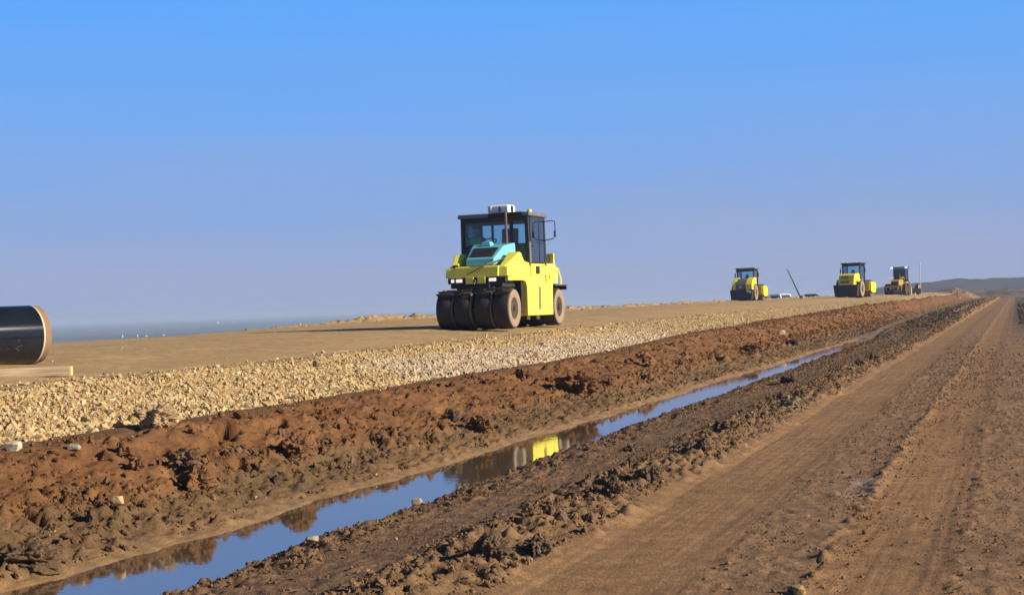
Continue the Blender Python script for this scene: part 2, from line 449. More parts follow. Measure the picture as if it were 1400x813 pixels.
# -- the wide land around: right side level, left side falling to a far plain
def land_z(u, v):
    fall = ip(v, [(-9000, 0), (-14, -.12), (28, -.5), (45, -.9), (120, -7), (260, -13), (600, -15), (9000, -15)])
    z = fall + .25 * fbm(u / 60, v / 60, 7, 3) * sst(20, 80, np.hypot(np.maximum(0, np.maximum(-14 - v, v - 28)), np.maximum(0, np.maximum(-4 - u, u - 260))))
    inner = (v > -14) & (v < 28)
    z = np.where(inner, np.where(v > 11.2, .9, np.where(v > 9.8, .6, -.1)), z)
    return z
lu = np.concatenate([-np.geomspace(9000, 40, 14), [-20, -3.9], np.arange(10, 255, 12.0), [259.9], np.geomspace(275, 9000, 60)])
lv = np.concatenate([-np.geomspace(9000, 20, 30), [-13.9], [-6, 0, 3.3, 5.5, 7, 8.5, 9.8, 11.2, 15, 20, 25.5], [27.9], np.geomspace(32, 9000, 60)])
LU, LV = np.meshgrid(lu, lv, indexing='ij')
sec = np.where(LU >= 259, section(np.clip(LU, -4, 260), LV), land_z(LU, LV))
far_in = (LV > -14) & (LV < 28) & (LU > 259)
fade = sst(300, 700, LU)
LZ = np.where(far_in, sec * (1 - fade) + 0 * fade, land_z(LU, LV))
edge = (np.abs(LV + 13.9) < .01) | (np.abs(LV - 27.9) < .01)
LZ = LZ - .04 * edge
lx, ly = uv2w(LU, LV)
idx = np.arange(LU.size).reshape(LU.shape)
F = np.stack([idx[:-1, :-1], idx[:-1, 1:], idx[1:, 1:], idx[1:, :-1]], -1)
uc = (lu[:-1] + lu[1:]) / 2; vc = (lv[:-1] + lv[1:]) / 2
UC, VC = np.meshgrid(uc, vc, indexing='ij')
keep = ~((UC > -4) & (UC < 259.9) & (VC > -13.9) & (VC < 27.9))
F = F[keep][:, ::-1]
lt = np.zeros(LU.shape + (3,)) + c(.095, .12, .145)  # bluish haze over the far plain partly put into the land colour
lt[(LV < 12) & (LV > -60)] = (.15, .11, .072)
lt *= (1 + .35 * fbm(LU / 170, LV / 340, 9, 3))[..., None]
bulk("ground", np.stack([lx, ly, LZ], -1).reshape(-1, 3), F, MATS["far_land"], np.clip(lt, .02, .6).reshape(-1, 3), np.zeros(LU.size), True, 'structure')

# -- low hills and spoil banks beyond the road's end
def hill(name, px0, px1, dist, prof, depth, seed, tint, base=-.5, rough=1.0):
    """a ridge standing across the view at a distance; prof: (pixel x, top height above the road)"""
    n = 120; k = 36
    xs = np.linspace(px0, px1, n); t = np.linspace(-1, 1, k)
    XS, TT = np.meshgrid(xs, t, indexing='ij')
    top = ip(XS, prof)
    shape = np.cos(TT * math.pi / 2) ** 0.8
    D = dist + TT * depth + 0 * XS
    x = (XS - 700) / FOC * dist * (1 + .0 * TT) + TT * depth * .25
    nse = fbm(x / (depth * .5), D / (depth * .4), seed, 5, .55)
    z = base + (top - base) * np.clip(shape * (1 + .0 * nse), 0, None) + rough * nse * shape * .22 * np.maximum(top - base, .2)
    idx = np.arange(XS.size).reshape(XS.shape)
    F = np.stack([idx[:-1, :-1], idx[1:, :-1], idx[1:, 1:], idx[:-1, 1:]], -1).reshape(-1, 4)
    tt = np.zeros(XS.shape + (3,)) + np.array(tint)
    tt *= (1 + .3 * nse)[..., None]
    return bulk(name, np.stack([x, D, z], -1).reshape(-1, 3), F, MATS["heap_soil"], np.clip(tt, .02, .6).reshape(-1, 3), np.zeros(XS.size), True, 'structure')
# ================================================================== LOOSE STONES AND CLODS
def hull_proto(rng, n=11, flat=(.75, 1.0), square=.5):
    bm = bmesh.new()
    for k in range(n):
        p = Vector(rng.normal(size=3)).normalized()
        p = Vector([math.copysign(abs(a) ** square, a) for a in p]) * rng.uniform(.78, 1.0) * .5
        p.z *= flat[0]
        bm.verts.new(p)
    bmesh.ops.convex_hull(bm, input=bm.verts)
    bmesh.ops.delete(bm, geom=[v for v in bm.verts if not v.link_faces], context='VERTS')
    bmesh.ops.triangulate(bm, faces=bm.faces); bmesh.ops.recalc_face_normals(bm, faces=bm.faces)
    bm.verts.index_update()
    V = np.array([v.co[:] for v in bm.verts]); F = np.array([[v.index for v in f.verts] for f in bm.faces]); bm.free()
    return V, F

def clod_proto(seed, sub, amt=.34, gain=.56):
    bm = bmesh.new(); bmesh.ops.create_icosphere(bm, subdivisions=sub, radius=.5)
    V = np.array([v.co[:] for v in bm.verts]); bm.verts.index_update()
    F = np.array([[v.index for v in f.verts] for f in bm.faces]); bm.free()
    n = V / np.linalg.norm(V, axis=1)[:, None]
    k = 1.5; d = (fbm(n[:, 0] * k + seed * 7.7, n[:, 1] * k, seed, 4, gain) + fbm(n[:, 1] * k, n[:, 2] * k + seed * 3.1, seed + 1, 4, gain) + fbm(n[:, 2] * k - seed * 5.3, n[:, 0] * k, seed + 2, 4, gain)) * .75
    V = V * (1 + amt * d)[:, None]; V[:, 2] *= .8
    return V, F

_r = np.random.default_rng(5)
HULLS = [hull_proto(_r, int(_r.integers(8, 13)), (_r.uniform(.55, 1.0), 1)) for k in range(14)]
CL1 = [clod_proto(k, 2) for k in range(10)]          # 42 points
CL0 = [clod_proto(30 + k, 1, .5) for k in range(10)]     # 12 points
CL2 = [clod_proto(60 + k, 3, .42) for k in range(8)]

def rotmats(n, rng, full=True):
    q = rng.normal(size=(n, 4)); q /= np.linalg.norm(q, axis=1)[:, None]
    w, x, y, z = q.T
    return np.stack([1 - 2 * (y * y + z * z), 2 * (x * y - z * w), 2 * (x * z + y * w), 2 * (x * y + z * w), 1 - 2 * (x * x + z * z), 2 * (y * z - x * w),
                     2 * (x * z - y * w), 2 * (y * z + x * w), 1 - 2 * (x * x + y * y)], -1).reshape(n, 3, 3)

def scatter(name, protos, pos, size, tint, mat, rng, smooth=False, label=None, cat=None, aniso=.35):
    Vs, Fs, Cs, off = [], [], [], 0
    n = len(pos); pid = rng.integers(0, len(protos), n); RM = rotmats(n, rng)
    sc = size[:, None] * (1 + aniso * rng.uniform(-1, 1, (n, 3)))
    for k, (V, F) in enumerate(protos):
        s = np.where(pid == k)[0]
        if not len(s): continue
        W = np.einsum('nij,nvj->nvi', RM[s], V[None] * sc[s][:, None, :]) + pos[s][:, None, :]
        m = V.shape[0]
        Vs.append(W.reshape(-1, 3)); Fs.append((F[None] + (np.arange(len(s)) * m)[:, None, None] + off).reshape(-1, 3))
        Cs.append(np.repeat(tint[s], m, axis=0)); off += len(s) * m
    V = np.concatenate(Vs); F = np.concatenate(Fs); C_ = np.concatenate(Cs)
    o = bulk(name, V, F, MATS[mat], C_, np.zeros(len(V)), smooth, 'stuff')
    return tag(o, label, cat)

def logu(rng, n, a, b): return np.exp(rng.uniform(math.log(a), math.log(b), n))
def powsize(rng, n, a, b, p=2.2):
    t = rng.uniform(0, 1, n); return (a ** (1 - p) + t * (b ** (1 - p) - a ** (1 - p))) ** (1 / (1 - p))

def place(u, q, size, sink=.22):
    x, y = uv2w(u, q2v(u, q)); z = zat(u, q)
    return np.stack([x, y, z + size * sink], -1)

# crushed rock on the slope of the platform
rng = np.random.default_rng(21)
n = 125000
u = logu(rng, n, 10.5, 135)
t = rng.beta(1.0, 1.05, n); t = np.where(u < 36, t * .965, t)
q = 9.74 + 1.48 * t + rng.normal(0, .04, n)
size = powsize(rng, n, .016, .10, 3.0) * (1 + .5 * (1 - t) ** 3)
size = np.maximum(size, u * .00095)
base = np.array([.46, .335, .175]) * np.ones((n, 3))
base[rng.random(n) < .35] = (.50, .39, .225); base[rng.random(n) < .12] = (.42, .28, .12); base[rng.random(n) < .03] = (.22, .17, .12)
pale = sst(20.5, 23, u + 3 * (t - .5)) * (1 - sst(37, 46, u)) * (1 - sst(.55, .75, t + .1 * fbm(u / 2, q, 3, 2)))
base = base * (1 - pale[:, None]) + pale[:, None] * np.array([.50, .405, .29])
base *= rng.uniform(.72, 1.15, n)[:, None]
scatter("crushed_rock", HULLS, place(u, q, size, .08), size, base, "stone", rng, False, "crushed yellow and pale rock covering the slope of the platform", "crushed rock")

# pebbles strewn on the platform and along both of its edges
n = 3600
u = logu(rng, n, 11, 140); k = rng.random(n)
q = np.where(k < .45, 11.25 + np.abs(rng.normal(0, .14, n)), np.where(k < .86, rng.normal(25.0, .45, n), rng.uniform(11.4, 25, n)))
size = powsize(rng, n, .018, .10, 2.6); size = np.where(q > 23.8, np.maximum(size * 1.3, u * .0012), size); size = np.where((q > 11.6) & (q < 23.8), np.minimum(size, .028), size)
keep = ~((q > 23) & (u < 43)); u, q, size = u[keep], q[keep], size[keep]; n = len(u)
base = np.array([.47, .36, .22]) * rng.uniform(.7, 1.15, n)[:, None]
scatter("pebbles", HULLS, place(u, q, size), size, base, "stone", rng, False, "small tan pebbles along the edges of the sand platform", "pebbles")

# soil clods, by belt: (count, q mean/low, q spread/high, size range, power, tint, uniform?)
def clods(name, belts, label, seed, thr=-.12):
    rng = np.random.default_rng(seed)
    for lvl, protos in ((0, CL0), (1, CL1)):
        P, S, C_ = [], [], []
        for (n, qa, qb, s0, s1, pw, col, u0, u1) in belts:
            u = logu(rng, n, u0, u1); q = rng.uniform(qa, qb, n)
            cl = fbm(u / 1.3, q / .5, seed, 3)
            keep = cl + rng.uniform(-.5, .5, n) > thr
            keep &= rng.random(n) < 1 - sst(u1 * .45, u1, u)
            if u0 >= 50: keep &= rng.random(n) < sst(u0, u0 + 45, u)
            u, q = u[keep], q[keep]; m = len(u)
            s = powsize(rng, m, s0, s1, pw); s = np.maximum(s, u * .0011)
            big = s > np.where(u < 18, .022, .05)
            sel = big if lvl else ~big
            u, q, s = u[sel], q[sel], s[sel]
            P.append(place(u, q, s, .2)); S.append(s); C_.append(np.array(col) * np.array([1.0, .92, .84]) * rng.uniform(.7, 1.25, len(s))[:, None])
        P = np.concatenate(P); S = np.concatenate(S); C_ = np.concatenate(C_)
        scatter(name, protos, P, S, C_, "clod", rng, False, label, "soil clods")

clods("soil_clods", [
    (14000, 2.95, 3.75, .010, .06, 2.6, (.185, .122, .068), 6, 110),
    (200, 3.05, 3.6, .05, .11, 2.6, (.125, .085, .055), 6, 70),
    (10000, 3.6, 4.7, .007, .03, 2.8, (.175, .115, .068), 6, 60),
    (17000, 4.65, 5.46, .009, .05, 2.6, (.165, .108, .062), 6, 110),
    (11000, -.4, 1.9, .006, .03, 2.8, (.205, .136, .078), 6, 50),
    (900, 1.0, 1.45, .010, .04, 2.6, (.20, .132, .075), 6, 50),
    (7000, -2.2, -.3, .008, .05, 2.6, (.165, .116, .074), 7, 110),
    (5200, 2.95, 5.6, .04, .16, 2.6, (.078, .058, .043), 50, 170), (2600, -2.5, .0, .04, .14, 2.6, (.07, .055, .044), 50, 170)],
    "brown mud clods strewn over the verge and the road", 31)
clods("bank_clods", [
    (19000, 7.08, 8.35, .012, .075, 2.5, (.145, .092, .050), 8, 120),
    (17000, 8.0, 9.6, .012, .065, 2.6, (.165, .082, .035), 9, 130),
    (300, 8.2, 9.3, .06, .16, 2.6, (.15, .076, .036), 9, 110),
    (300, 7.3, 8.6, .07, .15, 2.6, (.135, .085, .052), 9, 110)],
    "red brown soil clods covering the bank above the ditch", 32, .12)
# a few pale stones strewn through the mud
n = 300
u = logu(rng, n, 8, 100); q = np.where(rng.random(n) < .6, rng.uniform(7.1, 9.8, n), rng.uniform(2.9, 5.5, n))
size = powsize(rng, n, .018, .06, 2.4); size = np.maximum(size, u * .0011)
scatter("scattered_stones", HULLS, place(u, q, size, .25), size, np.array([.38, .29, .19]) * rng.uniform(.6, 1.1, n)[:, None], "stone", rng, False, "small pale stones strewn through the mud", "stones")

# ---- stones and lumps that stand out one by one
def lump(name, px, py, size, label, cat, mat, tint, seed, proto='hull', q0=-14, q1=28, rot=0.0, group=None, sink=.30):
    rg = np.random.default_rng(seed)
    if proto == 'hull':
        V, F = hull_proto(rg, 22, (1, 1), .6)
    else:
        V, F = clod_proto(seed + 100, 5, .42, .60)
    V = V * np.array(size)
    ca, sa = math.cos(rot), math.sin(rot)
    V = np.stack([V[:, 0] * ca - V[:, 1] * sa, V[:, 0] * sa + V[:, 1] * ca, V[:, 2]], -1)
    o = bulk(name, V, F, MATS[mat], np.array(tint) * (1 + .12 * rg.uniform(-1, 1, (len(V), 1))), np.zeros(len(V)), False)
    g = ground_at(px, py, q0, q1); o.location = g + Vector((0, 0, size[2] * sink))
    return tag(o, label, cat, group)

YEL = (.50, .36, .18); PAL = (.52, .44, .32); RED = (.165, .082, .037); DRK = (.12, .082, .052)
lump("rock", 212, 583, (.42, .32, .36), "largest brownish yellow rock at the foot of the crushed rock slope", "rock", "stone", (.33, .24, .13), 1, 'clod', 9.3, 10.4)
lump("rock", 238, 578, (.14, .12, .12), "small yellow stone just right of the largest yellow rock", "rock", "stone", YEL, 2, 'hull', 9.3, 10.4)
lump("rock", 18, 614, (.19, .15, .13), "pale cream stone at the left edge below the rock slope", "rock", "stone", PAL, 3, 'hull', 8.8, 10.4)
lump("rock", 99, 613, (.15, .12, .09), "grey half buried stone on red soil near the left edge", "rock", "stone", (.30, .27, .22), 4, 'hull', 8.4, 10.2)
lump("rock", 160, 690, (.13, .10, .10), "yellow stone low on the dark bank above the water, left part", "rock", "stone", YEL, 5, 'hull', 7, 9)
lump("rock", 571, 688, (.13, .08, .07), "flat tan stone on the near edge of the water", "rock", "stone", (.40, .31, .20), 6, 'hull', 4.8, 5.6)
lump("rock", 428, 738, (.12, .09, .06), "low tan stone on the near bank close to the bottom of the water", "rock", "stone", (.36, .28, .18), 7, 'hull', 4.8, 5.6)
lump("rock", 1068, 456, (.36, .26, .22), "pale stone lying on the red bank far along the ditch", "rock", "stone", (.42, .31, .23), 8, 'hull', 8, 10)
lump("rock", 733, 488, (.22, .18, .2), "pale yellow rock beside a dark hollow low on the rock slope below the roller", "rock", "stone", YEL, 9, 'hull', 9.5, 10.8)
lump("rock", 432, 500, (.14, .12, .13), "dark stone at the top of the rock slope beside the pale patch", "rock", "stone", (.16, .12, .08), 10, 'hull', 10.4, 11.5)
lump("rock", 1080, 556, (.22, .19, .22), "tan lump among dark clods beside the left wheel track", "clod", "clod", (.26, .19, .11), 11, 'clod', 2.8, 4)
lump("rock", 1330, 813, (.2, .16, .12), "yellowish stone", "rock", "stone", YEL, 12) if False else None
lump("rock", 1094, 806, (.08, .15, .05), "yellow stone in the rut at the bottom edge", "rock", "stone", (.36, .26, .10), 13, 'hull', .8, 1.7)
G = "big soil lumps on the red bank"
for i, (px, py, s, tint, lab) in enumerate([
    (790, 532, (.62, .46, .50), RED, "biggest dark red soil lump standing out of the bank right of the roller reflection"),
    (270, 665, (.36, .30, .30), RED, "red soil lump with a black shadow above the grey stones, left bank"),
    (250, 635, (.34, .26, .26), (.15, .09, .055), "dark round soil lump on the upper left bank"),
    (405, 615, (.32, .28, .28), RED, "soil lump with dark shadow on the bank left of the middle"),
    (655, 585, (.40, .30, .28), RED, "wide red soil lump with a long black hollow on its left"),
    (620, 572, (.22, .20, .20), DRK, "dark soil lump above the brown reflection in the water"),
    (168, 622, (.20, .18, .18), RED, "small red lump just below the rock slope on the left"),
    (186, 640, (.16, .14, .15), RED, "small pointed red lump left of the dark round one"),
    (880, 495, (.52, .4, .36), (.24, .13, .06), "broad orange soil lump on the bank right of the middle"),
    (1025, 478, (.4, .3, .3), RED, "red lump on the far part of the bank"),
    (715, 515, (.3, .24, .26), RED, "upright red lump just under the rock slope"),
    (1085, 470, (.5, .35, .3), DRK, "dark lump low on the far bank"),
    (40, 776, (.44, .34, .26), (.125, .080, .045), "dark soil mass with a black hollow at the bottom left of the bank")]):
    lump("soil_lump", px, py, s, lab, "soil lump", "clod", tint, 40 + i, 'clod', 7.2, 9.7, i * 1.3, G, .22)
G = "big clods along the road's edge"
for i, (px, py, s, lab) in enumerate([
    (672, 760, (.24, .2, .2), "large dark clod at the road's edge nearest the bottom of the picture"),
    (735, 752, (.20, .16, .16), "second large clod right of the nearest big one"),
    (830, 672, (.22, .18, .18), "large clod in the middle of the clod row beside the road"),
    (888, 655, (.20, .16, .22), "upright clod in the row right of the middle"),
    (963, 612, (.20, .16, .18), "clod at the right end of the thick clod row"),
    (985, 585, (.18, .15, .16), "dark clod alone above the thick row"),
    (1192, 489, (.26, .2, .2), "dark clod beside the far part of the road"),
    (1174, 498, (.22, .18, .16), "low clod beside the road, left of the dark far one"),
    (1093, 541, (.18, .15, .15), "small clod near the tan lump by the road"),
    (863, 614, (.15, .12, .12), "clod on the water's near edge below the bright reflection"),
    (1078, 521, (.32, .26, .26), "round clod on the water's near edge far along the ditch")]):
    lump("mud_clod", px, py, s, lab, "clod", "clod", DRK, 70 + i, 'clod', 2.6, 5.6, i * 1.1, G, .2)
# ================================================================== MACHINES
paint("lemon_paint", (.88, .81, .09), .38, dirt=.20, dirtcol=(.5, .42, .2))
paint("turquoise_paint", (.14, .48, .58), .38, dirt=.10)
paint("gold_paint", (.80, .62, .03), .42, dirt=.18, dirtcol=(.45, .33, .12))
paint("grader_paint", (.40, .25, .06), .55, dirt=.35, dirtcol=(.22, .15, .08))
paint("black_steel", (.014, .014, .015), .55, dirt=.10, dirtcol=(.12, .095, .07))
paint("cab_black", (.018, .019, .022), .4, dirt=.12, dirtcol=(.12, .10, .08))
paint("rubber", (.020, .020, .021), .62, dirt=.30, dirtcol=(.085, .066, .05), scale=5)
paint("dusty_rubber", (.30, .225, .155), .9, dirt=.6, dirtcol=(.22, .16, .11), scale=7)
paint("rim_dark", (.05, .038, .03), .8, dirt=.4, dirtcol=(.16, .115, .08), scale=8)
paint("roof_grey", (.12, .135, .17), .5, dirt=.2)
paint("cab_grey", (.24, .25, .26), .5, dirt=.3)
paint("white_plastic", (.80, .80, .78), .4, dirt=.12)
paint("rust_pipe", (.17, .10, .07), .7, dirt=.4, dirtcol=(.28, .17, .1))
paint("lamp_glass", (.75, .72, .66), .15, dirt=.1)
paint("amber_lamp", (.75, .62, .10), .2, dirt=.0)
paint("steel_grey", (.22, .21, .20), .45, metal=.4, dirt=.3)
paint("slot_grey", (.20, .17, .11), .6, dirt=.3)
paint("letter_ochre", (.30, .21, .02), .6, dirt=.1)
paint("letter_grey", (.22, .20, .12), .6, dirt=.1)
paint("seat_cloth", (.03, .03, .035), .9, dirt=.1)
paint("hi_vis", (.24, .85, .05), .7, dirt=.1)
paint("dark_cloth", (.03, .035, .05), .9, dirt=.1)
paint("skin", (.42, .24, .17), .6, dirt=.0)
paint("hair", (.02, .015, .012), .8, dirt=.0)
paint("dark_grey_panel", (.09, .10, .11), .5, dirt=.25)
paint("drum_steel", (.14, .12, .10), .5, metal=.3, dirt=.4, dirtcol=(.2, .15, .1))
paint("badge_white", (.6, .62, .66), .5, dirt=.1)
paint("lamp_blue", (.35, .65, .80), .15, dirt=.0)

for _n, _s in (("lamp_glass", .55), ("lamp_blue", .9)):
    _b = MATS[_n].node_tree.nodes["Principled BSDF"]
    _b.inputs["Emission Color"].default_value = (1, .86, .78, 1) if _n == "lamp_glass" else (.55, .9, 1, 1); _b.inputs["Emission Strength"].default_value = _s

def glass(name, tint, refl=.10):
    m, nt, b = nodes_of(name)
    out = nt.nodes["Material Output"]; nt.nodes.remove(b)
    t = nt.nodes.new("ShaderNodeBsdfTransparent"); t.inputs["Color"].default_value = (*tint, 1)
    g = nt.nodes.new("ShaderNodeBsdfGlossy"); g.inputs["Roughness"].default_value = .03; g.inputs["Color"].default_value = (.9, .95, 1, 1)
    f = nt.nodes.new("ShaderNodeFresnel"); f.inputs["IOR"].default_value = 1.5
    ma = nt.nodes.new("ShaderNodeMath"); ma.operation = 'ADD'; ma.inputs[1].default_value = refl
    mx = nt.nodes.new("ShaderNodeMixShader")
    link(nt, f.outputs[0], ma.inputs[0]); link(nt, ma.outputs[0], mx.inputs[0])
    link(nt, t.outputs[0], mx.inputs[1]); link(nt, g.outputs[0], mx.inputs[2]); link(nt, mx.outputs[0], out.inputs["Surface"])
    MATS[name] = m
glass("cab_glass", (.74, .88, .92), .0)
glass("dark_glass", (.28, .34, .38), .0)
glass("door_glass", (.72, .84, .88), .16)

def wheel(parent, c, rad, wid, rim_r, side, smooth_tread=True, name="wheel", mats=("rubber", "dusty_rubber", "rim_dark"), lugs=0):
    """tyre tread as the part; its sidewalls, rim and hub as sub-parts. Axle along X, side = outward direction"""
    w = wid / 2; s = rad * .06
    tr = MB().lathe([(rad - s * 1.6, -w), (rad - s * .5, -w + s * .5), (rad, -w + s * 1.6), (rad, w - s * 1.6), (rad - s * .5, w - s * .5), (rad - s * 1.6, w),
                     (rim_r * 1.05, w - .03), (rim_r * 1.05, -w + .03)], (0, 0, 0), (1, 0, 0), 40, closed=True)
    if lugs:
        for k in range(lugs):
            a = 2 * math.pi * k / lugs
            for sx in (-1, 1):
                rot = Matrix.Rotation(a + (.5 * math.pi / lugs if sx > 0 else 0), 3, 'X') @ Matrix.Rotation(sx * .6, 3, 'Z')
                cc = Matrix.Rotation(a + (.5 * math.pi / lugs if sx > 0 else 0), 3, 'X') @ Vector((sx * w * .45, 0, rad + .012))
                tr.box(cc, (w * 1.0, .06, .05), rot)
    t = tr.build(name, mats[0], parent, loc=c)
    for sd in (-1, 1):
        MB().lathe([(rad - s * 1.5, sd * (w + .002)), (rad * .86, sd * (w + .014)), (rim_r * 1.18, sd * (w + .012)), (rim_r * 1.02, sd * (w - .012)), (rim_r * 1.02, sd * (w - .03)), (rad - s * 1.5, sd * (w - .03))],
                   (0, 0, 0), (1, 0, 0), 40, closed=True).build("sidewall", mats[1], t)
    rm = MB().lathe([(rim_r, side * (w - .02)), (rim_r * .93, side * (w - .025)), (rim_r * .84, side * (w - .18)), (rim_r * .42, side * (w - .20)), (rim_r * .40, side * (w - .14)), (.001, side * (w - .14))], (0, 0, 0), (1, 0, 0), 32)
    for k in range(8):
        a = k * math.pi / 4
        rm.cyl((side * (w - .20), rim_r * .62 * math.cos(a), rim_r * .62 * math.sin(a)), (side * (w - .17), rim_r * .62 * math.cos(a), rim_r * .62 * math.sin(a)), .022, n=6)
    rm.build("rim", mats[2], t)
    return t

def person(parent_loc, rz, label):
    """a seated operator: one skinned body with hair, vest and cap as children"""
    root = thing("person", label, "person", parent_loc, rz)
    J = {'pel': (0, 0, .10), 'sp': (0, .02, .32), 'ch': (0, .03, .52), 'nk': (0, .02, .66), 'hd0': (0, 0, .74), 'hd1': (0, -.01, .86), 'hd2': (0, .01, .93),
         'lsh': (-.19, .02, .58), 'lel': (-.24, -.14, .36), 'lwr': (-.14, -.36, .40), 'lha': (-.11, -.44, .42),
         'rsh': (.19, .02, .58), 'rel': (.24, -.14, .36), 'rwr': (.14, -.36, .40), 'rha': (.11, -.44, .42),
         'lhp': (-.10, 0, .08), 'lkn': (-.13, -.43, .10), 'lan': (-.13, -.46, -.30), 'lto': (-.13, -.62, -.36),
         'rhp': (.10, 0, .08), 'rkn': (.13, -.43, .10), 'ran': (.13, -.46, -.30), 'rto': (.13, -.62, -.36)}
    rad = {'pel': .14, 'sp': .135, 'ch': .15, 'nk': .055, 'hd0': .07, 'hd1': .10, 'hd2': .085, 'lsh': .065, 'rsh': .065, 'lel': .045, 'rel': .045, 'lwr': .032, 'rwr': .032, 'lha': .04, 'rha': .04,
           'lhp': .09, 'rhp': .09, 'lkn': .065, 'rkn': .065, 'lan': .045, 'ran': .045, 'lto': .04, 'rto': .04}
    E = [('pel', 'sp'), ('sp', 'ch'), ('ch', 'nk'), ('nk', 'hd0'), ('hd0', 'hd1'), ('hd1', 'hd2'), ('ch', 'lsh'), ('lsh', 'lel'), ('lel', 'lwr'), ('lwr', 'lha'), ('ch', 'rsh'), ('rsh', 'rel'), ('rel', 'rwr'), ('rwr', 'rha'),
         ('pel', 'lhp'), ('lhp', 'lkn'), ('lkn', 'lan'), ('lan', 'lto'), ('pel', 'rhp'), ('rhp', 'rkn'), ('rkn', 'ran'), ('ran', 'rto')]
    ks = list(J); me = bpy.data.meshes.new("body"); me.from_pydata([J[k] for k in ks], [(ks.index(a), ks.index(b)) for a, b in E], [])
    me.materials.append(MATS["skin"])
    o = bpy.data.objects.new("body", me); COL.objects.link(o); o.parent = root
    sk = o.modifiers.new("skin", 'SKIN')
    if me.skin_vertices:
        for i, k in enumerate(ks):
            me.skin_vertices[0].data[i].radius = (rad[k], rad[k] * (.8 if k in ('ch', 'sp') else 1)); me.skin_vertices[0].data[i].use_root = (k == 'pel')
    sb = o.modifiers.new("sub", 'SUBSURF'); sb.levels = 1; sb.render_levels = 2
    MB().lathe([(.17, .22), (.185, .36), (.20, .50), (.19, .585), (.10, .64), (.075, .645)], (0, .02, 0), (0, 0, 1), 20).build("vest", "hi_vis", root)
    MB().lathe([(.19, -.02), (.185, .10), (.17, .225)], (0, .01, 0), (0, 0, 1), 18).build("trousers", "dark_cloth", root)
    MB().lathe([(.108, .86), (.112, .90), (.085, .965), (.001, .985)], (0, .01, 0), (0, 0, 1), 18).build("hair", "hair", root)
    return root

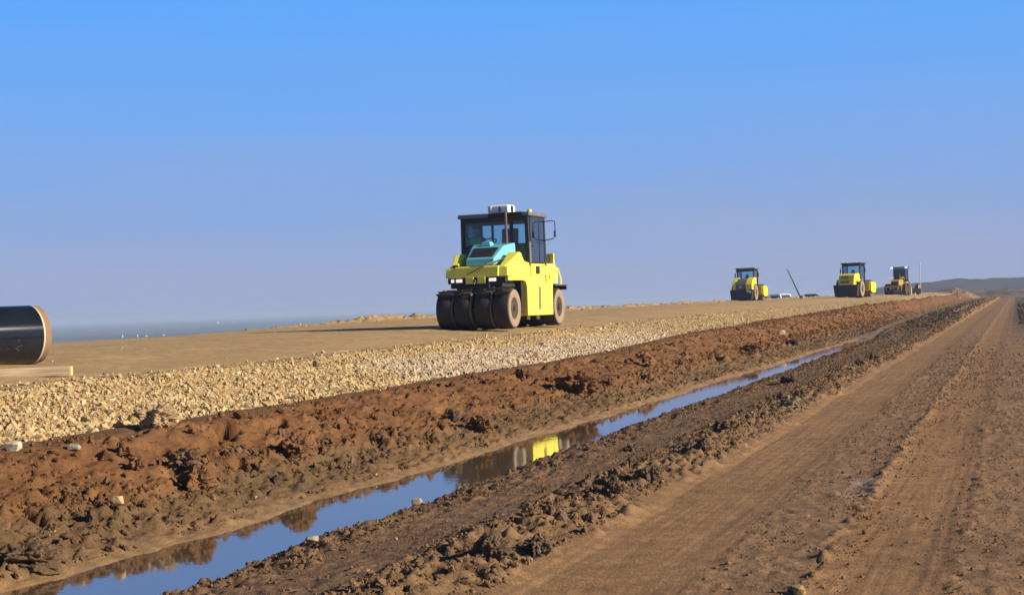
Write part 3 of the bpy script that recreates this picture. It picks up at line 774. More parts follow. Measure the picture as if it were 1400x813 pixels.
def pneumatic_roller(loc, rz):
    t = thing("pneumatic_roller", "large pneumatic tyred roller with lemon yellow body and turquoise hood", "road roller", loc, rz)
    YF, YR, RW = -1.9, 1.9, .515
    for x in (-.77, -.27, .27, .77):
        wheel(t, (x, YF, RW), RW, .40, .27, 1 if x > 0 else -1)
    for x in (-.74, -.25, .25, .74):
        wheel(t, (x, YR, RW), RW, .40, .27, 1 if x > 0 else -1)
    # chassis and axle carriers
    ch = MB().box2((-.62, -1.2, .42), (.62, 1.2, 1.0)).box2((-.70, -2.0, 1.06), (.70, 2.1, 1.3)).box2((-.5, -2.1, .78), (.5, -1.7, 1.08)).box2((-.5, 1.7, .78), (.5, 2.1, 1.08))
    ch.cyl((-.95, YF, RW), (.95, YF, RW), .10).cyl((-.95, YR, RW), (.95, YR, RW), .10)
    ch.box2((-.86, -1.02, .40), (.86, -.86, 1.20)).build("chassis", "black_steel", t, .015)
    # yellow side tanks, with the wheel arch cut out of the profile (y, z)
    for s in (1, -1):
        P = [(-.74, .31), (1.36, .30), (1.40, 1.10), (1.62, 1.32), (1.70, 1.68), (.95, 1.69), (-.62, 1.69), (-.92, 1.73), (-1.06, 1.93), (-1.16, 1.96), (-1.52, 1.76), (-1.93, 1.58), (-1.98, 1.30), (-1.93, 1.22), (-.98, 1.22), (-.82, 1.17), (-.75, 1.05)]
        xo = lambda y: .935 - .185 * float(sst(-.75, -2.0, y)) if y < -.75 else .935
        V = [(s * xo(y), y, z) for y, z in P] + [(s * .58, y, z) for y, z in P]; n = len(P)
        F = [tuple(range(n)), tuple(range(2 * n - 1, n - 1, -1))] + [(i, (i + 1) % n, n + (i + 1) % n, n + i) for i in range(n)]
        pn = MB().add(V, F).build("side_tank", "lemon_paint", t, .025)
        if s > 0:
            st = MB().box2((.925, .14, .46), (.945, .33, 1.06)).build("ladder_slot", "slot_grey", pn, .004)
            MB().box2((.930, -.02, 1.40), (.955, .26, 1.60)).build("step_recess", "cab_black", pn, .004)
            sm_ = MB().box2((.934, 1.02, .34), (.9375, 1.032, 1.16)).box2((.934, -.70, 1.155), (.9375, 1.38, 1.167)).box2((.934, -.46, .34), (.9375, -.448, 1.15))
            sm_.build("panel_seam", "slot_grey", pn)
            for y0 in (-.42, .52):
                g = []
                for k in range(13):
                    a = -math.pi / 2 + math.pi * k / 12; g.append((.938, y0 + .17 * math.cos(a), 1.49 + .125 * math.sin(a)))
                g = [(.938, y0 - .06, 1.365)] + g + [(.938, y0 - .06, 1.615), (.938, y0 - .06, 1.37)]
                MB().tube(g, .010, 5).build("grab_handle", "letter_grey", pn)
            cv = bpy.data.curves.new("lettering", 'FONT'); cv.body = "'K 9"; cv.size = .30; cv.extrude = .004; cv.align_x = 'CENTER'; cv.align_y = 'CENTER'
            tm = bpy.data.objects.new("lettering_text", cv); COL.objects.link(tm); bpy.context.view_layer.update()
            me = bpy.data.meshes.new_from_object(tm.evaluated_get(bpy.context.evaluated_depsgraph_get()))
            COL.objects.unlink(tm); bpy.data.objects.remove(tm)
            me.materials.clear(); me.materials.append(MATS["letter_ochre"])
            lo = bpy.data.objects.new("lettering", me); COL.objects.link(lo); lo.parent = pn
            lo.rotation_euler = (R(90), 0, R(90)); lo.location = (.941, .92, 1.27)
    # front body: yellow nose, black bumper, lamps
    ns = MB().hexa([(-.60, -2.02, 1.33), (.60, -2.02, 1.33), (.66, -1.0, 1.33), (-.66, -1.0, 1.33), (-.60, -1.96, 1.60), (.60, -1.96, 1.60), (.60, -1.0, 1.66), (-.60, -1.0, 1.66)]).build("nose", "lemon_paint", t, .03)
    for x in (-.70, .70):
        MB().hexa([(x - .14, -2.00, 1.33), (x + .14, -1.97, 1.33), (x + .14, -1.5, 1.33), (x - .14, -1.5, 1.33), (x - .14, -1.94, 1.58), (x + .12, -1.92, 1.58), (x + .12, -1.5, 1.6), (x - .14, -1.5, 1.6)]).build("nose_corner", "lemon_paint", ns, .02)
    MB().box2((-.16, -2.032, 1.585), (.22, -1.99, 1.603)).build("name_strip", "letter_ochre", ns)
    bp_ = MB().box2((-.78, -1.99, 1.18), (.78, -1.3, 1.325)).build("bumper", "black_steel", t, .02)
    for x, w in ((-.64, .08), (-.46, .17), (.44, .19)):
        MB().box((x, -1.995, 1.255), (w, .05, .085)).build("headlight", "lamp_glass", t, .008)
    for x in (-.17, .15):
        MB().box((x, -2.02, 1.25), (.21, .05, .17)).build("tow_plate", "lemon_paint", bp_, .008)
    MB().tube([(-.05, -2.03, 1.27), (.02, -2.10, 1.22), (-.02, -2.12, 1.16)], .022, 8).build("tow_hook", "steel_grey", bp_)
    MB().tube([(.62, -1.55, 1.80), (.30, -1.98, 1.66), (.02, -2.05, 1.52), (-.22, -2.05, 1.40)], .012, 6).build("hose", "slot_grey", ns)
    MB().tube([(.50, -1.6, 1.74), (.16, -2.04, 1.58), (.05, -2.06, 1.40)], .011, 6).build("hose", "slot_grey", ns)
    MB().box((-.60, -1.86, 1.625), (.15, .1, .07)).build("filler_cap", "cab_black", ns, .01)
    # turquoise engine hood with its black grille
    H = [(-.40, -1.66, 1.63), (.36, -1.66, 1.63), (.62, -.62, 1.66), (-.62, -.62, 1.66), (-.40, -1.64, 1.80), (.36, -1.64, 1.80), (.60, -.62, 2.22), (-.56, -.62, 2.22), (-.44, -1.08, 2.14), (.45, -1.08, 2.14)]
    hd = MB().add(H, [(0, 3, 2, 1), (0, 1, 5, 4), (4, 5, 9, 8), (8, 9, 6, 7), (1, 2, 6, 9, 5), (3, 0, 4, 8, 7), (2, 3, 7, 6)]).build("engine_hood", "turquoise_paint", t, .03)
    g = []
    A, B, C_, D = Vector(H[4]), Vector(H[5]), Vector(H[9]), Vector(H[8])
    nrm = (B - A).cross(D - A).normalized()
    def gp(s_, r_): return A.lerp(B, s_).lerp(D.lerp(C_, s_), r_)
    gr = MB().hexa([gp(.10, .14), gp(.90, .14), gp(.88, .86), gp(.12, .86)] + [p + nrm * .012 for p in (gp(.10, .14), gp(.90, .14), gp(.88, .86), gp(.12, .86))]).build("grille", "cab_black", hd)
    sl = MB()
    for k in range(7):
        r_ = .2 + .6 * k / 6; a, b = gp(.12, r_) + nrm * .02, gp(.88, r_) + nrm * .02
        sl.tube([a, b], .009, 5)
    sl.build("grille_bar", "dark_grey_panel", gr)
    MB().box((-.06, -.92, 2.20), (.30, .36, .12), taper=(.7, .7)).build("intake_cover", "turquoise_paint", hd, .02)
    MB().cyl((.40, -.74, 2.1), (.40, -.74, 3.02), .034).build("exhaust_pipe", "rust_pipe", t)
    # scrapers over the tyres
    for x, y, w in ((-.77, -2.28, .46), (-.30, -2.28, .46), (.30, -2.28, .50), (.78, -2.28, .46)):
        sc_ = MB().box((x, y, .93), (w, .05, .02), Matrix.Rotation(.25, 3, 'X')).box((x, y + .12, 1.0), (.05, .28, .04)).build("scraper", "rim_dark", t, .006)
        MB().box((x, y - .03, .895), (w * .80, .015, .05), Matrix.Rotation(-.3, 3, 'X')).build("scraper_mat", "rubber", sc_)
    MB().tube([(-.95, -2.22, .98), (-.4, -2.24, .99), (-.05, -2.22, 1.02)], .025, 6).tube([(.08, -2.22, 1.0), (.5, -2.24, 1.02), (.98, -2.2, 1.03)], .025, 6).tube([(.42, -2.2, 1.0), (.42, -2.2, 1.16)], .015, 6).build("scraper_bar", "rim_dark", t)
    for y0, y1, sgn in ((2.08, 2.56, 1),):
        MB().box2((-.97, y0 - .56, 1.08), (.97, y1, 1.12)).box2((-.97, y1 - .04, .98), (.97, y1, 1.08)).build("rear_fender", "rim_dark", t, .008)
    MB().box2((-.80, 1.55, 1.14), (.80, 2.30, 1.62)).build("rear_body", "lemon_paint", t, .04)
    MB().tube([(.80, 2.30, 1.60), (.86, 2.36, 1.3), (.88, 2.30, 1.1)], .02, 6).build("hand_rail", "lemon_paint", t)
    MB().box2((.52, 1.30, 1.69), (.80, 1.62, 1.96)).build("control_box", "cab_black", t, .01)
    MB().box2((.80, 1.58, 1.69), (.92, 1.66, 1.98)).build("mud_bracket", "lemon_paint", t, .01)
    for y in (.15, .95):
        MB().lathe([(.05, 0), (.05, .06), (.015, .16)], (.62, y, .20), (0, 0, 1), 10).build("white_cone", "white_plastic", t)  # small white cones low between the wheels
    # cab
    X, Y0, Y1, Z0, Z1 = .955, -.55, .86, 1.62, 2.90
    cb = thing("cab", None, None); cb.parent = t
    fr = MB()
    for x in (-X, X):
        for y in (Y0, Y1):
            sx, sy = (.05 if x < 0 else -.05), (.05 if y < 0 else -.05)
            tx = x * (.985)
            fr.hexa([(x, y, Z0), (x + sx * 2, y, Z0), (x + sx * 2, y + sy * 2, Z0), (x, y + sy * 2, Z0), (tx, y, Z1), (tx + sx * 2, y, Z1), (tx + sx * 2, y + sy * 2, Z1), (tx, y + sy * 2, Z1)])
    fr.box2((-.86, Y0, Z0 - .02), (.86, Y0 + .08, 1.72)).box2((-.86, Y1 - .08, Z0), (.86, Y1, 2.12)).box2((-.86, Y0 + .01, 2.78), (.86, Y0 + .07, Z1)).box2((-.86, Y1 - .07, 2.78), (.86, Y1 - .01, Z1))
    fr.box2((-.05, Y1 - .07, 2.12), (.05, Y1 - .01, 2.8)).box2((-.58, Y1 - .07, 2.12), (-.52, Y1 - .01, 2.8)).box2((.50, Y1 - .07, 2.12), (.56, Y1 - .01, 2.8))
    fr.box2((-.90, Y0 + .1, 1.60), (.90, Y1 - .08, 1.68)).build("cab_frame", "cab_black", cb, .008)
    for sx in (1, -1):
        lp = MB().box2((sx * .50, Y0 + .03, 1.72), (sx * .855, Y0 + .055, 2.20)).build("front_panel", "cab_black", cb)
        sl = MB()
        for k in range(7):
            z = 1.76 + .066 * k; sl.box((sx * .68, Y0 + .02, z), (.35, .03, .014), Matrix.Rotation(-.5, 3, 'X'))
        sl.build("louvre", "steel_grey", lp)
    pl = MB().hexa([(X + .002, Y0 - .01, 1.70), (X + .012, Y0 - .01, 1.70), (X + .012, Y0 + .13, 1.70), (X + .002, Y0 + .13, 1.70), (X - .004, Y0 - .01, 2.22), (X + .006, Y0 - .01, 2.22), (X + .006, Y0 + .13, 2.22), (X - .004, Y0 + .13, 2.22)]).build("corner_vent", "cab_grey", cb)
    sl = MB()
    for k in range(9): sl.box((X + .012, Y0 + .06, 1.74 + .056 * k), (.016, .13, .018))
    sl.build("vent_slat", "black_steel", pl)
    MB().box2((-.855, Y0 + .03, 2.20), (.855, Y0 + .042, 2.79)).build("windscreen", "cab_glass", cb)
    MB().box2((-.855, Y1 - .045, 2.12), (.855, Y1 - .033, 2.79)).build("rear_window", "cab_glass", cb)
    for s in (1, -1):
        dr = MB().box2((s * .930, Y0 + .18, 1.70), (s * .942, Y1 - .10, 2.86)).build("door_glass", "door_glass" if s > 0 else "cab_glass", cb)
        df = MB()
        for (a, b) in (((Y0 + .12, 1.68), (Y0 + .18, 2.88)), ((Y1 - .14, 1.68), (Y1 - .08, 2.88)), ((Y0 + .18, 2.84), (Y1 - .14, 2.90)), ((Y0 + .18, 1.67), (Y1 - .14, 1.73)), ((Y0 + .18, 2.22), (Y1 - .14, 2.25)), ((.30, 1.73), (.335, 2.84))):
            df.box2((s * .925, a[0], a[1]), (s * .952, b[0], b[1]))
        df.build("door_frame", "cab_black", dr)
        MB().box((s * .965, Y0 + .26, 2.12), (.03, .14, .03)).build("door_handle", "cab_black", dr)
    # roof: light grey fascia on the left, black from the middle to near the right edge
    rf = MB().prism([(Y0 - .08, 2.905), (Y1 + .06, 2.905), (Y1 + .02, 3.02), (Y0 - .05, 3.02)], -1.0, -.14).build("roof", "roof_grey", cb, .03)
    MB().prism([(Y0 - .08, 2.905), (Y1 + .06, 2.905), (Y1 + .02, 3.02), (Y0 - .05, 3.02)], -.138, .80).build("dark_roof", "cab_black", rf, .02)
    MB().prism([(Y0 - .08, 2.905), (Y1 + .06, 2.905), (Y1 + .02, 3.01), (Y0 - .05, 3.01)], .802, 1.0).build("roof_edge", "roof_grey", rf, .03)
    ac = MB().prism([(-.42, 3.02), (.16, 3.02), (.16, 3.19), (.06, 3.25), (-.36, 3.24), (-.42, 3.20)], -.14, .36).build("air_conditioner", "white_plastic", cb, .03)
    MB().lathe([(.10, 0), (.10, .012), (.001, .012)], (.36, -.12, 3.13), (1, 0, 0), 16).build("fan_opening", "cab_black", ac)
    MB().box2((-.20, -.44, 3.04), (-.11, -.38, 3.22)).build("intake_flap", "badge_white", ac, .01)
    MB().box2((.10, -.435, 3.06), (.16, -.40, 3.20)).build("intake_slot", "dark_grey_panel", ac, .004)
    MB().lathe([(.07, 0), (.07, .05), (.05, .09), (.001, .10)], (.82, -.05, 3.01), (0, 0, 1), 14).build("beacon", "amber_lamp", cb)
    mr = MB().tube([(.95, .74, 2.80), (1.16, .76, 2.82), (1.25, .76, 2.80), (1.26, .76, 2.44), (1.18, .76, 2.33), (.96, .74, 2.30)], .014, 6).build("mirror_arm", "cab_black", cb)
    MB().box((1.25, .75, 2.46), (.05, .04, .17)).build("mirror", "cab_black", mr, .01)
    # inside
    st = MB().box2((-.25, .30, 1.95), (.22, .72, 2.06)).box((-.015, .72, 2.36), (.46, .10, .62), Matrix.Rotation(-.12, 3, 'X')).box2((-.12, .40, 1.68), (.1, .62, 1.95)).build("seat", "seat_cloth", cb, .03)
    MB().box2((.38, .05, 1.68), (.70, .45, 2.18)).build("console", "cab_black", cb, .02)
    sw = MB().cyl((-.30, -.25, 1.68), (-.30, -.14, 2.28), .03)
    ring = [(-.30 + .19 * math.cos(a), -.13 + .15 * math.sin(a), 2.30 + .09 * math.sin(a)) for a in np.linspace(0, 2 * math.pi, 21)]
    sw.tube(ring, .018, 6).build("steering_wheel", "cab_black", cb)
    return t

def drum_roller(loc, rz, label, kind):
    """single drum soil roller seen from its engine end (local -Y)"""
    t = thing("drum_roller", label, "road roller", loc, rz, "yellow drum rollers in the distance")
    for x in (-.80, .80):
        wheel(t, (x, -.95, .76), .76, .58, .34, 1 if x > 0 else -1, lugs=14)
    body = "gold_paint"
    MB().box2((-.48, -2.05, .55), (.48, .5, 1.05)).cyl((-.9, -.95, .76), (.9, -.95, .76), .14).box2((-.35, .4, .55), (.35, 1.5, .95)).build("chassis", "black_steel", t, .02)
    if kind == 0:
        MB().hexa([(-.98, -2.42, .10), (.98, -2.42, .10), (.98, -1.75, .14), (-.98, -1.75, .14), (-1.12, -2.36, 1.12), (1.06, -2.36, 1.12), (1.06, -1.75, 1.12), (-1.12, -1.75, 1.12)]).build("rear_bumper", "black_steel", t, .05)
        hp = [(-2.34, 1.14), (-2.26, 1.60), (-2.02, 1.98), (-1.6, 2.08), (-.35, 2.12), (-.35, 1.0), (-2.3, 1.0)]
        hd = MB().prism(hp, -.66, .74).build("engine_hood", body, t, .10, seg=3)
        for z, y in ((1.84, -2.13), (1.68, -2.225)):
            MB().box((-.12, y, z), (.62, .06, .06), Matrix.Rotation(-.5, 3, 'X')).build("vent_slot", "cab_black", hd, .01)
        MB().box((-.10, -2.30, 1.36), (.80, .05, .26), Matrix.Rotation(-.18, 3, 'X')).build("grille", "slot_grey", hd, .01)
        MB().prism([(-1.9, 1.35), (-.4, 1.35), (-.4, 1.58), (-1.6, 1.56)], .74, .98).build("fender", body, t, .03)
        MB().prism([(-1.9, 1.35), (-.4, 1.35), (-.4, 1.58), (-1.6, 1.56)], -.98, -.66).build("fender", body, t, .03)
    else:
        MB().hexa([(-.95, -2.40, .10), (.95, -2.40, .10), (.95, -1.75, .14), (-.95, -1.75, .14), (-1.05, -2.36, 1.00), (1.05, -2.36, 1.00), (1.05, -1.75, 1.00), (-1.05, -1.75, 1.00)]).build("rear_bumper", "black_steel", t, .05)
        hp = [(-2.30, 1.02), (-2.26, 1.45), (-2.06, 1.72), (-1.5, 2.05), (-.35, 2.10), (-.35, 1.0), (-2.28, 1.0)]
        hd = MB().prism(hp, -.46, .40).build("engine_hood", "dark_grey_panel", t, .05)
        for x0, x1 in ((-.84, -.462), (.402, 1.0)):
            MB().prism([(-2.26, 1.02), (-2.2, 1.5), (-1.75, 1.95), (-.9, 2.15), (-.35, 2.15), (-.35, 1.0)], x0, x1).build("hood_side", body, hd, .06)
        MB().box((-.05, -2.285, 1.28), (.26, .04, .14)).build("badge", "badge_white", hd, .01)
        MB().box((.70, -2.41, .86), (.42, .05, .16), Matrix.Rotation(.35, 3, 'Y')).build("tail_plate", "badge_white", hd, .01)
    cb = thing("cab", None, None); cb.parent = t
    X, Y0, Y1, Z0, Z1 = .78, -.40, 1.10, 1.15, 2.92
    f = MB()
    for x in (-X, X):
        for y in (Y0, Y1):
            f.box((x * .97, y, (Z0 + Z1) / 2), (.11, .12, Z1 - Z0))
    f.box2((-X, Y0 - .05, Z0), (X, Y1 + .05, 1.3)).box2((-X, Y0 - .03, 1.3), (X, Y0 + .03, 2.08)).box2((-X, Y1 - .03, 1.3), (X, Y1 + .03, 1.75))
    f.box2((-X, Y0 - .04, 2.78), (X, Y0 + .04, Z1)).box2((-X, Y1 - .04, 2.78), (X, Y1 + .04, Z1)).build("cab_frame", "cab_black", cb, .02)
    for y in (Y0, Y1): MB().box2((-X + .08, y - .008, 1.9), (X - .08, y + .008, 2.8)).build("window", "cab_glass", cb)
    for x in (-X, X): MB().box2((x * .97 - .008, Y0 + .06, 1.35), (x * .97 + .008, Y1 - .06, 2.8)).build("window", "door_glass", cb)
    MB().prism([(Y0 - .18, 2.925), (Y1 + .16, 2.925), (Y1 + .10, 3.04), (Y0 - .10, 3.05)], -.90, .92).build("roof", "cab_black" if kind == 0 else "roof_grey", cb, .03)
    if kind == 1: MB().box2((-.84, Y0 - .12, 2.70), (.86, Y0 - .05, 2.92)).build("sun_visor", "cab_black", cb, .01)
    MB().box2((-.22, .1, 1.5), (.26, .5, 1.75)).prism([(-.26, 1.75), (.30, 1.75), (.12, 2.46), (-.06, 2.46)], .08, .2, ax=1).build("seat", "seat_cloth", cb, .02)
    for s in (-1, 1):
        a = MB().tube([(s * .78, .2, 2.72), (s * 1.06, .1, 2.70), (s * 1.08, .1, 2.4)], .02, 5).build("mirror_arm", "cab_black", cb)
        MB().box((s * 1.08, .08, 2.36), (.10, .06, .40)).build("mirror", "cab_black", a, .01)
    if kind == 0: MB().lathe([(.07, 0), (.07, .1), (.001, .14)], (-.45, -.2, 3.04), (0, 0, 1), 10).build("beacon", "amber_lamp", cb)
    # front frame and drum
    yk = MB()
    for s in (-1, 1):
        yk.prism([(1.45, .50), (2.0, .35), (3.0, .38), (3.25, .8), (3.1, 1.30), (1.45, 1.35)], s * 1.10, s * 1.24)
    yk.box2((-1.10, 1.40, .55), (1.10, 1.60, 1.35)).box2((-1.10, 3.05, .75), (1.10, 3.2, 1.25)).build("drum_frame", body, t, .05)
    dm = MB().lathe([(.70, -1.06), (.76, -1.04), (.76, 1.04), (.70, 1.06), (.62, 1.02), (.001, .98)], (0, 2.32, .76), (1, 0, 0), 40).build("drum", "drum_steel", t)
    MB().lathe([(.24, 0), (.22, .14), (.001, .15)], (1.02, 2.32, .76), (1, 0, 0), 16).build("drum_hub", "black_steel", dm)
    return t

def grader(loc, rz):
    t = thing("motor_grader", "brown motor grader with dark cab and ripper, last machine in the row before the hills", "grader", loc, rz)
    for s in (-1, 1):
        for y in (-1.75, -.25): wheel(t, (s * 1.05, y, .66), .66, .42, .30, s, lugs=12, mats=("rubber", "rim_dark", "rim_dark"))
        wheel(t, (s * 1.05, 4.9, .62), .62, .36, .28, s, lugs=12)
    bd = "grader_paint"
    MB().box2((-.55, -2.3, .7), (.55, 1.2, 1.15)).box2((-.82, -2.0, .5), (-.58, .0, .85)).box2((.58, -2.0, .5), (.82, .0, .85)).box2((-.9, 4.8, .5), (.9, 5.0, .75)).build("chassis", "black_steel", t, .02)
    hd = MB().prism([(-2.35, 1.1), (-2.3, 1.6), (-1.9, 1.82), (.1, 1.9), (.1, 1.1)], -.48, .48).build("engine_hood", bd, t, .05)
    MB().box2((-.40, -2.375, 1.15), (.40, -2.34, 1.58)).build("grille", "cab_black", hd, .01)
    cb = thing("cab", None, None); cb.parent = t
    MB().box2((-.80, -2.45, 1.02), (.80, -2.36, 1.14)).build("rear_bumper", bd, t, .01)
    MB().cyl((.30, -1.0, 1.85), (.30, -1.0, 2.55), .05).build("exhaust_pipe", "rust_pipe", t)
    for s in (-1, 1): MB().tube([(s * .5, -2.2, 1.65), (s * .62, -2.1, 2.05), (s * .62, -.2, 2.1), (s * .62, .1, 1.8)], .025, 5).build("hand_rail", "gold_paint", t)
    f = MB()
    for x in (-.68, .68):
        for y in (.15, 1.55): f.box((x, y, 2.45), (.10, .10, 1.7))
    f.box2((-.73, .1, 1.55), (.73, 1.6, 1.70)).box2((-.73, .1, 1.7), (.73, .16, 2.15)).box2((-.73, 1.54, 1.7), (.73, 1.6, 2.0)).build("cab_frame", "cab_black", cb, .01)
    for y in (.12, 1.57): MB().box2((-.64, y, 2.1), (.64, y + .012, 3.2)).build("window", "dark_glass", cb)
    for x in (-.69, .68): MB().box2((x, .2, 1.8), (x + .012, 1.5, 3.2)).build("window", "dark_glass", cb)
    MB().box2((-.84, 0.0, 3.25), (.84, 1.75, 3.38)).build("roof", "cab_black", cb, .03)
    MB().box2((-.3, .5, 1.7), (.3, .9, 2.1)).box2((-.26, .5, 2.1), (.26, .62, 2.75)).build("seat", "seat_cloth", cb, .03)
    for s in (-1, 1): MB().box((s * .86, .0, 3.28), (.26, .14, .22)).build("work_lamp", "lamp_blue", cb, .02)
    MB().lathe([(.08, 0), (.08, .1), (.001, .16)], (0, .4, 3.38), (0, 0, 1), 10).build("beacon", "amber_lamp", cb)
    # ripper on the engine end: beam and shanks
    rp = MB().box2((-1.0, -2.95, .86), (1.0, -2.78, 1.04)).box2((-.5, -2.8, .75), (-.38, -2.3, 1.0)).box2((.38, -2.8, .75), (.5, -2.3, 1.0)).build("ripper", bd, t, .01)
    for x in (-.9, -.45, 0, .45, .9): MB().prism([(-3.0, 1.05), (-2.86, 1.1), (-2.84, .55), (-2.98, .45)], x - .04, x + .04).build("ripper_shank", "grader_paint", rp, .006)
    MB().prism([(1.1, 1.5), (1.7, 1.9), (4.6, 1.75), (5.2, 1.2), (5.2, .8), (4.7, .85), (4.3, 1.35), (1.7, 1.5)], -.16, .16).build("main_frame", bd, t, .02)
    bl = MB().prism([(2.55, .06), (2.70, .06), (2.80, .4), (2.70, .72), (2.58, .72), (2.66, .4)], -1.75, 1.95).build("blade", "steel_grey", t, .005)
    MB().lathe([(.78, 0), (.78, .1), (.6, .1), (.6, 0)], (0, 2.7, .9), (0, 0, 1), 28, closed=True).build("circle", bd, t)
    MB().cyl((-.6, 2.2, 1.7), (-.75, 2.7, .9), .06).cyl((.6, 2.2, 1.7), (.75, 2.7, .9), .06).build("lift_cylinder", "steel_grey", t)
    MB().cyl((1.90, 2.62, .7), (1.90, 2.62, 3.7), .05).lathe([(.14, 0), (.14, .05), (.05, .12)], (1.90, 2.62, 3.7), (0, 0, 1), 12).build("sensor_mast", "badge_white", bl)
    return t
# ================================================================== PLACING THINGS
HEAD = -ROAD
def at_depth(px, z, depth):
    """world x, y of a pixel column at a depth"""
    d = pix_ray(px, 406); k = depth / 1.0
    return (px - 700) / FOC * depth, depth

def pad_height(x, y, rad=.4):
    u, v = w2uv(x, y)
    return float(zat(np.array([u]), np.array([v]))[0])

# main roller
rx, ry = MAIN_XY = (-.22, 37.9)
rz_ = pad_height(rx, ry)
roller = pneumatic_roller((rx, ry, rz_ + .01), HEAD)
# operator sits at the left side of the cab
M = Matrix.Translation((rx, ry, rz_ + .01)) @ Matrix.Rotation(HEAD, 4, 'Z')
p = M @ Vector((-.72, .05, 1.80))
person(p, HEAD, "operator in a green high visibility vest seated inside the roller's cab")

def put(fn, px, depth, yaw, *a, dz=0.0):
    x, y = at_depth(px, 0, depth)
    return fn((x, y, pad_height(x, y) + dz), HEAD + yaw, *a)
put(drum_roller, 1021.5, 132, R(-3), "grey and yellow drum roller, left one of the two distant drum rollers, light roof", 1)
put(drum_roller, 1166.5, 126, R(-9), "golden yellow drum roller with black bumper, right one of the two distant drum rollers", 0)
put(grader, 1230, 172, R(-9))

# pipe: steel line pipe with black coating, a pale cut-back ring and a bare end
g = ground_at(62, 497)
pip = thing("pipe", "large black coated steel pipe with a pale ring and bare brown end", "pipe")
pr = .435; paz = R(41)
ax = Vector((math.sin(paz), math.cos(paz), 0))
end = Vector((-7.08, 21.2, 0)); end.z = pad_height(end.x, end.y) + pr - .0
pip.location = end - Vector((0, 0, pr))
paint("pipe_coat", (.008, .011, .022), .07, dirt=.10, dirtcol=(.05, .045, .04), scale=2.5)
_b = MATS["pipe_coat"].node_tree.nodes["Principled BSDF"].inputs["Roughness"]
for l_ in list(_b.links): MATS["pipe_coat"].node_tree.links.remove(l_)
_b.default_value = .10
paint("pipe_ring", (.52, .45, .31), .7, dirt=.2)
paint("pipe_bare", (.24, .150, .085), .8, dirt=.5, dirtcol=(.30, .20, .12), scale=6, bump=.2)
o_ = Vector((0, 0, pr))
L = 9.0
MB().lathe([(pr, -L), (pr, -.135), (pr - .02, -.133), (pr - .02, -L)], o_, ax, 64, closed=True).build("coating", "pipe_coat", pip)
MB().lathe([(pr + .002, -.135), (pr - .004, -.105), (pr - .02, -.103), (pr - .02, -.135)], o_, ax, 64, closed=True).build("ring", "pipe_ring", pip)
MB().lathe([(pr - .008, -.105), (pr - .010, -.01), (pr - .018, 0), (pr - .035, 0), (pr - .035, -2.0), (pr - .022, -2.0), (pr - .022, -.10)], o_, ax, 64, closed=True).build("bare_end", "pipe_bare", pip)
# scuffs on the coating
sc_ = MB()
paint("scuff", (.045, .044, .042), .8, dirt=.4, dirtcol=(.03, .03, .035), scale=20)
e2 = Vector((-ax.y, ax.x, 0)) * -1
rr = random.Random(4)
for k in range(15):
    a = R(rr.uniform(-32, -8)); h = rr.choice([-.62, -.66, -1.0, -1.05, -.9]) + rr.uniform(-.12, .12); w = rr.uniform(.01, .05); t_ = rr.uniform(.003, .008)
    side = e2 * math.cos(a) + Vector((0, 0, 1)) * math.sin(a); tn = -e2 * math.sin(a) + Vector((0, 0, 1)) * math.cos(a)
    cpt = o_ + ax * h + side * (pr + .0015); dr = (ax * rr.uniform(-1, 1) + tn * rr.uniform(.2, 1)).normalized(); pp = dr.cross(side)
    sc_.hexa([cpt - dr * w - pp * t_ - side * .006, cpt + dr * w - pp * t_ - side * .006, cpt + dr * w + pp * t_ - side * .006, cpt - dr * w + pp * t_ - side * .006,
              cpt - dr * w - pp * t_, cpt + dr * w - pp * t_, cpt + dr * w + pp * t_, cpt - dr * w + pp * t_])
sc_.build("scuff_mark", "scuff", pip)

# timber beam in front of the pipe
m, nt, b = nodes_of("timber")
tc = nt.nodes.new("ShaderNodeTexCoord"); mp = nt.nodes.new("ShaderNodeMapping"); mp.inputs["Scale"].default_value = (1.2, 22, 22)
n1 = nt.nodes.new("ShaderNodeTexNoise"); n1.inputs["Scale"].default_value = 1.6; n1.inputs["Detail"].default_value = 6; n1.inputs["Distortion"].default_value = .6
cr = nt.nodes.new("ShaderNodeValToRGB"); cr.color_ramp.elements[0].position = .32; cr.color_ramp.elements[0].color = (.42, .30, .18, 1); cr.color_ramp.elements[1].position = .68; cr.color_ramp.elements[1].color = (.80, .64, .42, 1)
link(nt, tc.outputs["Object"], mp.inputs["Vector"]); link(nt, mp.outputs[0], n1.inputs["Vector"]); link(nt, n1.outputs["Fac"], cr.inputs["Fac"]); link(nt, cr.outputs["Color"], b.inputs["Base Color"])
b.inputs["Roughness"].default_value = .8; MATS["timber"] = m
paint("end_grain", (.62, .50, .22), .8, dirt=.2)
bx, by = -5.80, 18.7
bm_ = thing("timber_beam", "squared timber beam with a pale yellow sawn end lying in front of the black pipe", "timber beam", (bx, by, pad_height(bx, by) + .02), R(4))
MB().box2((-4.2, -.06, 0), (-.012, .06, .12)).build("beam", "timber", bm_, .006)
MB().box2((-.012, -.058, .002), (0, .058, .118)).build("sawn_end", "end_grain", bm_, .002)

# leaning pole far out on the platform
x, y = at_depth(1096, 0, 140); z = pad_height(x, y)
paint("pole_dark", (.07, .065, .075), .6, dirt=.2)
po = thing("leaning_pole", "thin dark pole leaning left between the two distant drum rollers", "pole", (x, y, z))
MB().cyl((0, 0, -.2), (-1.32, 0, 2.86), .085, .05).build("shaft", "pole_dark", po)
MB().box((0, 0, .12), (.34, .34, .3)).build("foot", "pole_dark", po, .03)
